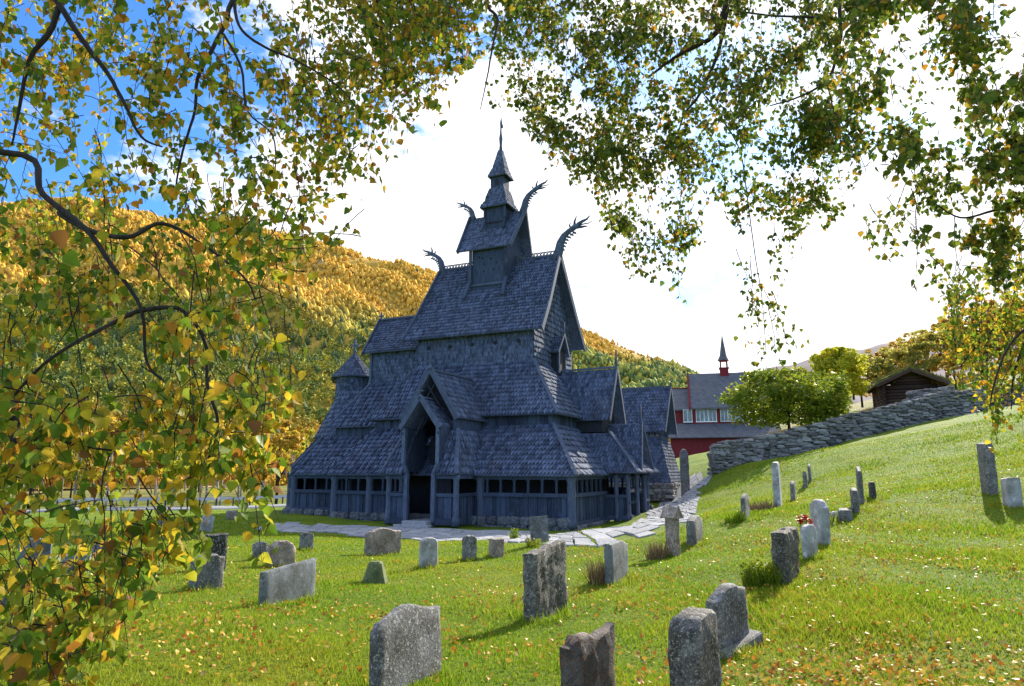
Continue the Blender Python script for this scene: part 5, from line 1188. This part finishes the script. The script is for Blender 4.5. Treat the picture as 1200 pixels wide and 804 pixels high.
# nearer crowns are built of leaf clumps, the far ones of small rough crowns
n=len(near); h1=rng.lognormal(1.8,.30,n); r1_=h1*rng.uniform(.30,.5,n); K=46; u=rng.normal(size=(n,K,3)); u/=np.linalg.norm(u,axis=2)[...,None]; rr=rng.uniform(.45,1.05,(n,K,1))
wob=1+.25*np.sin(u[...,0:1]*3+rng.uniform(0,6,(n,1,1)))*np.cos(u[...,1:2]*4+rng.uniform(0,6,(n,1,1)))
Pn=u*rr*wob; Pn=Pn*np.stack([r1_,r1_,h1*.6],1)[:,None,:]+np.stack([x[near],y[near],z[near]+h1*.45],1)[:,None,:]
V1,F1=quads(Pn.reshape(-1,3),np.repeat(h1*.13,K)*rng.uniform(.6,1.4,n*K)); sp1=np.repeat(rng.uniform(0,1,n),K)
F1t=np.concatenate([F1[:,[0,1,2]],F1[:,[0,2,3]]]); sp1=np.concatenate([sp1,sp1])
h2=rng.lognormal(1.55,.30,len(far_))*np.where(f_[far_]>.86,.6,1); V2,F2=grow(x[far_],y[far_],z[far_],h2*1.2,h2*rng.uniform(.30,.52,len(far_)),I0V,I0F,.3,.26)
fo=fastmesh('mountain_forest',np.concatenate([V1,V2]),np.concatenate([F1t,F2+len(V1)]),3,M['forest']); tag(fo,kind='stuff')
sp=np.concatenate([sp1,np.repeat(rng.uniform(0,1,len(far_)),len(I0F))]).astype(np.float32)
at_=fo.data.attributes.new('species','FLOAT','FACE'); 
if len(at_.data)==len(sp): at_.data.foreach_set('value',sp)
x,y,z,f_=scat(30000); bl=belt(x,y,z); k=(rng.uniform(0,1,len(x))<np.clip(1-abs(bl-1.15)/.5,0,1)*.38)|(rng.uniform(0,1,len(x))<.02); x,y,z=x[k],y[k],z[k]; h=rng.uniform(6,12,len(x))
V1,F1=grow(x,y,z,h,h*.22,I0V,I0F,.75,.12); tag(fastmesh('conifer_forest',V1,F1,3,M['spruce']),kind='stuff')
# ------------------------------------------------------------------ far mountain on the right, tinted as if by haze
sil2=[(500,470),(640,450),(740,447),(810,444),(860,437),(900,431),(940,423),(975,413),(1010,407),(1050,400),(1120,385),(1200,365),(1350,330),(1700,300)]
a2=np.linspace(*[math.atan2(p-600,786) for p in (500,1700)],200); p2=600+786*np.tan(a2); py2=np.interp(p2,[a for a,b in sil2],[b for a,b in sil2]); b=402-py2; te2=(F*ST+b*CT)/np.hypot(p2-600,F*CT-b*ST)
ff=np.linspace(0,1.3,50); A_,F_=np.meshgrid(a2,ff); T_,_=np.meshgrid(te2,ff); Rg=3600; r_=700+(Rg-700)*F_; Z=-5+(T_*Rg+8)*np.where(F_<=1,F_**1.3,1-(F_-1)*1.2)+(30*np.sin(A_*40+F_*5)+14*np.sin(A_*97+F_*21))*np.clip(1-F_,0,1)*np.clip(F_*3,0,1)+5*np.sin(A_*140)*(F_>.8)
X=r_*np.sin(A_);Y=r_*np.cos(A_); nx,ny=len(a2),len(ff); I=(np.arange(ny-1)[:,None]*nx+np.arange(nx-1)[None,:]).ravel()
tag(fastmesh('far_mountain',np.c_[X.ravel(),Y.ravel(),Z.ravel()],np.c_[I,I+nx,I+1+nx,I+1],4,M['haze_tint'],smooth=True),kind='structure')
# ------------------------------------------------------------------ grass blades, fallen leaves
PATHS=[]
def poly_g(l,r): return np.array([gp2(*a) for a in l]+[gp2(*a) for a in r[::-1]])
PATHS=[poly_g(((318,612),(400,617),(480,619),(560,623),(640,624),(676,625)),((300,621),(400,628),(480,632),(560,635),(640,640),(700,643))),
       poly_g(((680,624),(745,612),(757,602),(772,590),(783,578),(800,566),(812,558),(820,551)),((702,643),(768,627),(808,614),(816,600),(818,588),(822,576),(832,563),(838,554)))]
def inpoly(x,y,P):
    c=np.zeros(len(x),bool); n=len(P)
    for i in range(n):
        x1,y1=P[i];x2,y2=P[(i+1)%n]; k=((y1>y)!=(y2>y)); c^=k&(x<(x2-x1)*(y-y1)/((y2-y1) if y2!=y1 else 1e-9)+x1)
    return c
def scatter(n,d0,d1,amin,amax,p=1.0):
    t=rng.uniform(0,1,n); d=d0*(d1/d0)**(t**p); a=rng.uniform(amin,amax,n); x=d*np.sin(a); y=d*np.cos(a)
    k=~(inpoly(x,y,PATHS[0])|inpoly(x,y,PATHS[1])); lx=(x-CC[0])*WX[0]+(y-CC[1])*WX[1]; ly=(x-CC[0])*SX[0]+(y-CC[1])*SX[1]
    k&=~((lx>-14)&(lx<9.2)&(ly>-9.4)&(ly<9))
    return x[k],y[k],d[k]
def blades(x,y,z,h,w,lean=.5):
    n=len(x); a=rng.uniform(0,2*math.pi,n); dx,dy=np.cos(a)*w/2,np.sin(a)*w/2; la=rng.uniform(0,2*math.pi,n); l=h*rng.uniform(.1,lean,n)*1.3
    V=np.stack([np.stack([x-dx,y-dy,z-.01],1),np.stack([x+dx,y+dy,z-.01],1),np.stack([x+np.cos(la)*l,y+np.sin(la)*l,z+h],1)],1)
    return V.reshape(-1,3)
x,y,d=scatter(640000,3.2,46,-.80,.80,.92)
z=th(x,y); pn=.5+.5*np.sin(x*1.7+np.sin(y*1.1)*2)*np.sin(y*1.9+np.sin(x*.9)*2)
pn2=np.clip(np.sin(x*.7+1.3*np.sin(y*.5))*np.sin(y*.8+x*.3),0,1); h=(.016+.022*pn+.05*pn2*(x/np.maximum(d,1)>.1))*rng.uniform(.5,1.5,len(x))*(1+d*.012); w=.0035+d*.0011
Vs=[blades(x,y,z,h,w,.9)]
for sx_,sy_,sr in STONES:
    dd=math.hypot(sx_,sy_); n=int(700/max(1,dd/8)); a=rng.uniform(0,6.28,n); r=sr*rng.uniform(.75,1.25,n); xx=sx_+np.cos(a)*r*.6*1.0; yy=sy_+np.sin(a)*r; Vs.append(blades(xx,yy,th(xx,yy),rng.uniform(.03,.13,n),np.full(n,.005+dd*.0007),.7))
V=np.concatenate(Vs); tag(fastmesh('grass',V,np.arange(len(V)).reshape(-1,3),3,M['grass']),kind='stuff')
# fallen leaves, in drifts
x,y,d=scatter(150000,3.4,32,-.78,.78,.9)
den=.5+.5*np.sin(x*1.1+1.5*np.sin(y*.8))*np.sin(y*1.3+1.1*np.sin(x*.7+1)); side=np.clip((x/np.maximum(d,1)+.25)*1.2,.28,1)
k=rng.uniform(0,1,len(x))<(.05+.6*den**1.5)*side*.75; x,y,d=x[k],y[k],d[k]; n=len(x)
P=np.stack([x,y,th(x,y)+rng.uniform(.025,.06,n)],1); D=rng.normal(size=(n,3)); D[:,2]*=.35; V,Fc=leaves(P,D,rng.uniform(.028,.052,n)); tag(fastmesh('fallen_leaves',V,Fc,5,M['fallen']),kind='stuff')
# ------------------------------------------------------------------ tufts, shrubs and flowers
def tuft(px,py,n,h,r,mat,name,label,cat,leafy=0,group=None):
    q=ground_at(px,py); a=rng.uniform(0,6.28,n); rr=r*np.sqrt(rng.uniform(0,1,n)); x=np.cos(a)*rr;y=np.sin(a)*rr; z=th(x+q.x,y+q.y)-q.z
    V=blades(x,y,z,h*rng.uniform(.5,1.1,n),np.full(n,.008+q.y*.0008),.6)
    root=empty(name,q,0,label,cat,group); o=fastmesh('stems',V,np.arange(len(V)).reshape(-1,3),3,M[mat],root)
    if leafy:
        m=leafy; a=rng.uniform(0,6.28,m); rr=r*rng.uniform(0,1,m)**.5; P=np.stack([np.cos(a)*rr,np.sin(a)*rr,h*rng.uniform(.2,1.0,m)],1); D=rng.normal(size=(m,3)); V,Fc=leaves(P,D,rng.uniform(.03,.05,m)); fastmesh('foliage',V,Fc,5,M['leaf_green'],root)
    return root
s=N('dry_stems'); M['dry']=s.fin(s.ramp(s.rnd(),[(0,(.16,.09,.04)),(1,(.34,.24,.12))]),.8)
tuft(893,688,700,.34,.26,'grass','shrub','dark green bushy plant growing against the ribbed gravestone','shrub',leafy=900)
tuft(702,684,260,.40,.16,'dry','dry_plant','dry brown stems beside the clipped dark gravestone','plant')
tuft(770,655,240,.36,.2,'dry','dry_plant','brown-green tuft at the foot of the gable-capped stone','plant')
tuft(862,611,200,.3,.25,'grass','grass_tuft','grass tuft beside the lone slim stone','grass tuft')
tuft(893,598,300,.3,.45,'dry','grass_tuft','pale low tuft left of the pale obelisk','grass tuft')
tuft(603,632,60,.3,.12,'grass','leafy_plant','small leafy green plant at the edge of the flagstones','plant',leafy=160)
tuft(625,641,60,.2,.2,'grass','leafy_plant','low leafy weeds at the foot of the smooth grey slab','plant',leafy=140)
def flowers(px,py,h,mat,label):
    q=ground_at(px,py); root=empty('flowers',q,0,label,'flowers'); mb=MB(); st=MB()
    for i in range(22):
        a=random.uniform(0,6.28);r=.13*random.random()**.5; x,y=math.cos(a)*r,math.sin(a)*r; z=h*random.uniform(.6,1.05); st.tube([(x*.4,y*.4,0),(x,y,z)],.004,4)
        for k in range(6):
            b=k*1.047; u=Vector((math.cos(b),math.sin(b),.5))*.06; v=Vector((-math.sin(b),math.cos(b),0))*.04; c=Vector((x,y,z)); mb.add([c,c+u*.6-v,c+u,c+u*.6+v],[(0,1,2,3)])
    mb.build('blossom',M[mat],root); st.build('stem',M['stem_green'],root)
flowers(948,650,.62,'petal_red','red flowers standing behind the small white marble stone')
flowers(974,613,.24,'petal_white','small white flowers beside the tiny grey block')
# dry meadow patch of tall pale grass behind the wall
x=rng.uniform(25,42,26000); y=rng.uniform(49.5,75,26000); z=th(x,y); V=blades(x,y,z,rng.uniform(.2,.55,len(x)),np.full(len(x),.06),.8)
s=N('meadow_straw'); M['straw']=s.fin(s.ramp(s.rnd(),[(0,(.25,.17,.07)),(.6,(.40,.29,.13)),(1,(.22,.24,.05))]),.9)
tag(fastmesh('tall_dry_grass',V,np.arange(len(V)).reshape(-1,3),3,M['straw']),kind='stuff')
# ------------------------------------------------------------------ light and sky
SAZ,SEL=R(34),R(28)
sd_=bpy.data.lights.new('sun','SUN'); sun=bpy.data.objects.new('sun',sd_); COL.objects.link(sun); sd_.energy=5; sd_.angle=R(.6); sd_.color=(1,.91,.78)
dv=Vector((math.sin(SAZ)*math.cos(SEL),math.cos(SAZ)*math.cos(SEL),math.sin(SEL))); sun.rotation_euler=dv.to_track_quat('Z','Y').to_euler(); sun.location=(20,30,40)
w=bpy.data.worlds.new('World'); scene.world=w; w.use_nodes=True; nt=w.node_tree; nd=nt.nodes; lk=nt.links; bg=nd['Background']; 
sky=nd.new('ShaderNodeTexSky'); sky.sky_type='NISHITA'; sky.sun_disc=False; sky.sun_elevation=SEL; sky.sun_rotation=SAZ; sky.dust_density=.6; sky.ozone_density=2.5
tc=nd.new('ShaderNodeTexCoord'); 
def wm(op,a,b=0,c=0):
    n=nd.new('ShaderNodeMath'); n.operation=op
    for i,v in enumerate((a,b,c)):
        if hasattr(v,'is_linked'): lk.new(v,n.inputs[i])
        else: n.inputs[i].default_value=v
    return n.outputs[0]
def wdot(v):
    n=nd.new('ShaderNodeVectorMath'); n.operation='DOT_PRODUCT'; lk.new(tc.outputs['Generated'],n.inputs[0]); n.inputs[1].default_value=v; return n.outputs['Value']
def pdir(px,py): r=ray(px,py); r=r/np.linalg.norm(r); return tuple(r)
def wss(v,a,b):
    n=nd.new('ShaderNodeMapRange'); n.interpolation_type='SMOOTHSTEP'; lk.new(v,n.inputs[0]); n.inputs[1].default_value=a; n.inputs[2].default_value=b; return n.outputs[0]
no=nd.new('ShaderNodeTexNoise'); no.inputs['Scale'].default_value=4.5; no.inputs['Detail'].default_value=7; no.inputs['Roughness'].default_value=.6; mp=nd.new('ShaderNodeMapping'); mp.inputs['Scale'].default_value=(1,1,2.2); lk.new(tc.outputs['Generated'],mp.inputs[0]); lk.new(mp.outputs[0],no.inputs['Vector'])
nz=wm('MULTIPLY',wm('SUBTRACT',no.outputs[0],.5),.34)
b1=wss(wm('ADD',wdot(pdir(0,40)),wm('MULTIPLY',nz,.8)),.932,.972)
b2=wm('MULTIPLY',wss(wm('ADD',wdot(pdir(870,60)),nz),.955,1.02),.75)
b3=wm('MULTIPLY',wss(wm('ADD',wdot((0,-1,0.15)),wm('MULTIPLY',nz,1.5)),-.25,.15),.70)  # sky behind the camera, part white cloud added there as neutral fill light
b4=wss(wm('ADD',wdot(pdir(440,60)),wm('MULTIPLY',nz,.3)),.996,1.01)
blue=wm('MINIMUM',wm('ADD',wm('ADD',b1,b2),wm('ADD',b3,b4)),1)
skc=nd.new('ShaderNodeMix'); skc.data_type='RGBA'; skc.blend_type='MULTIPLY'; skc.inputs[0].default_value=1; lk.new(sky.outputs[0],skc.inputs[6]); skc.inputs[7].default_value=(.48,.90,1.38,1)
mx=nd.new('ShaderNodeMix'); mx.data_type='RGBA'; lk.new(blue,mx.inputs[0]); mx.inputs[6].default_value=(7.2,7.2,7.4,1); lk.new(skc.outputs[2],mx.inputs[7]); lk.new(mx.outputs[2],bg.inputs[0]); bg.inputs[1].default_value=.1
scene.view_settings.view_transform='Standard'; scene.view_settings.look='None'; scene.view_settings.gamma=1; scene.view_settings.exposure=1.1
scene.cycles.max_bounces=6; scene.cycles.transparent_max_bounces=4; scene.cycles.diffuse_bounces=3
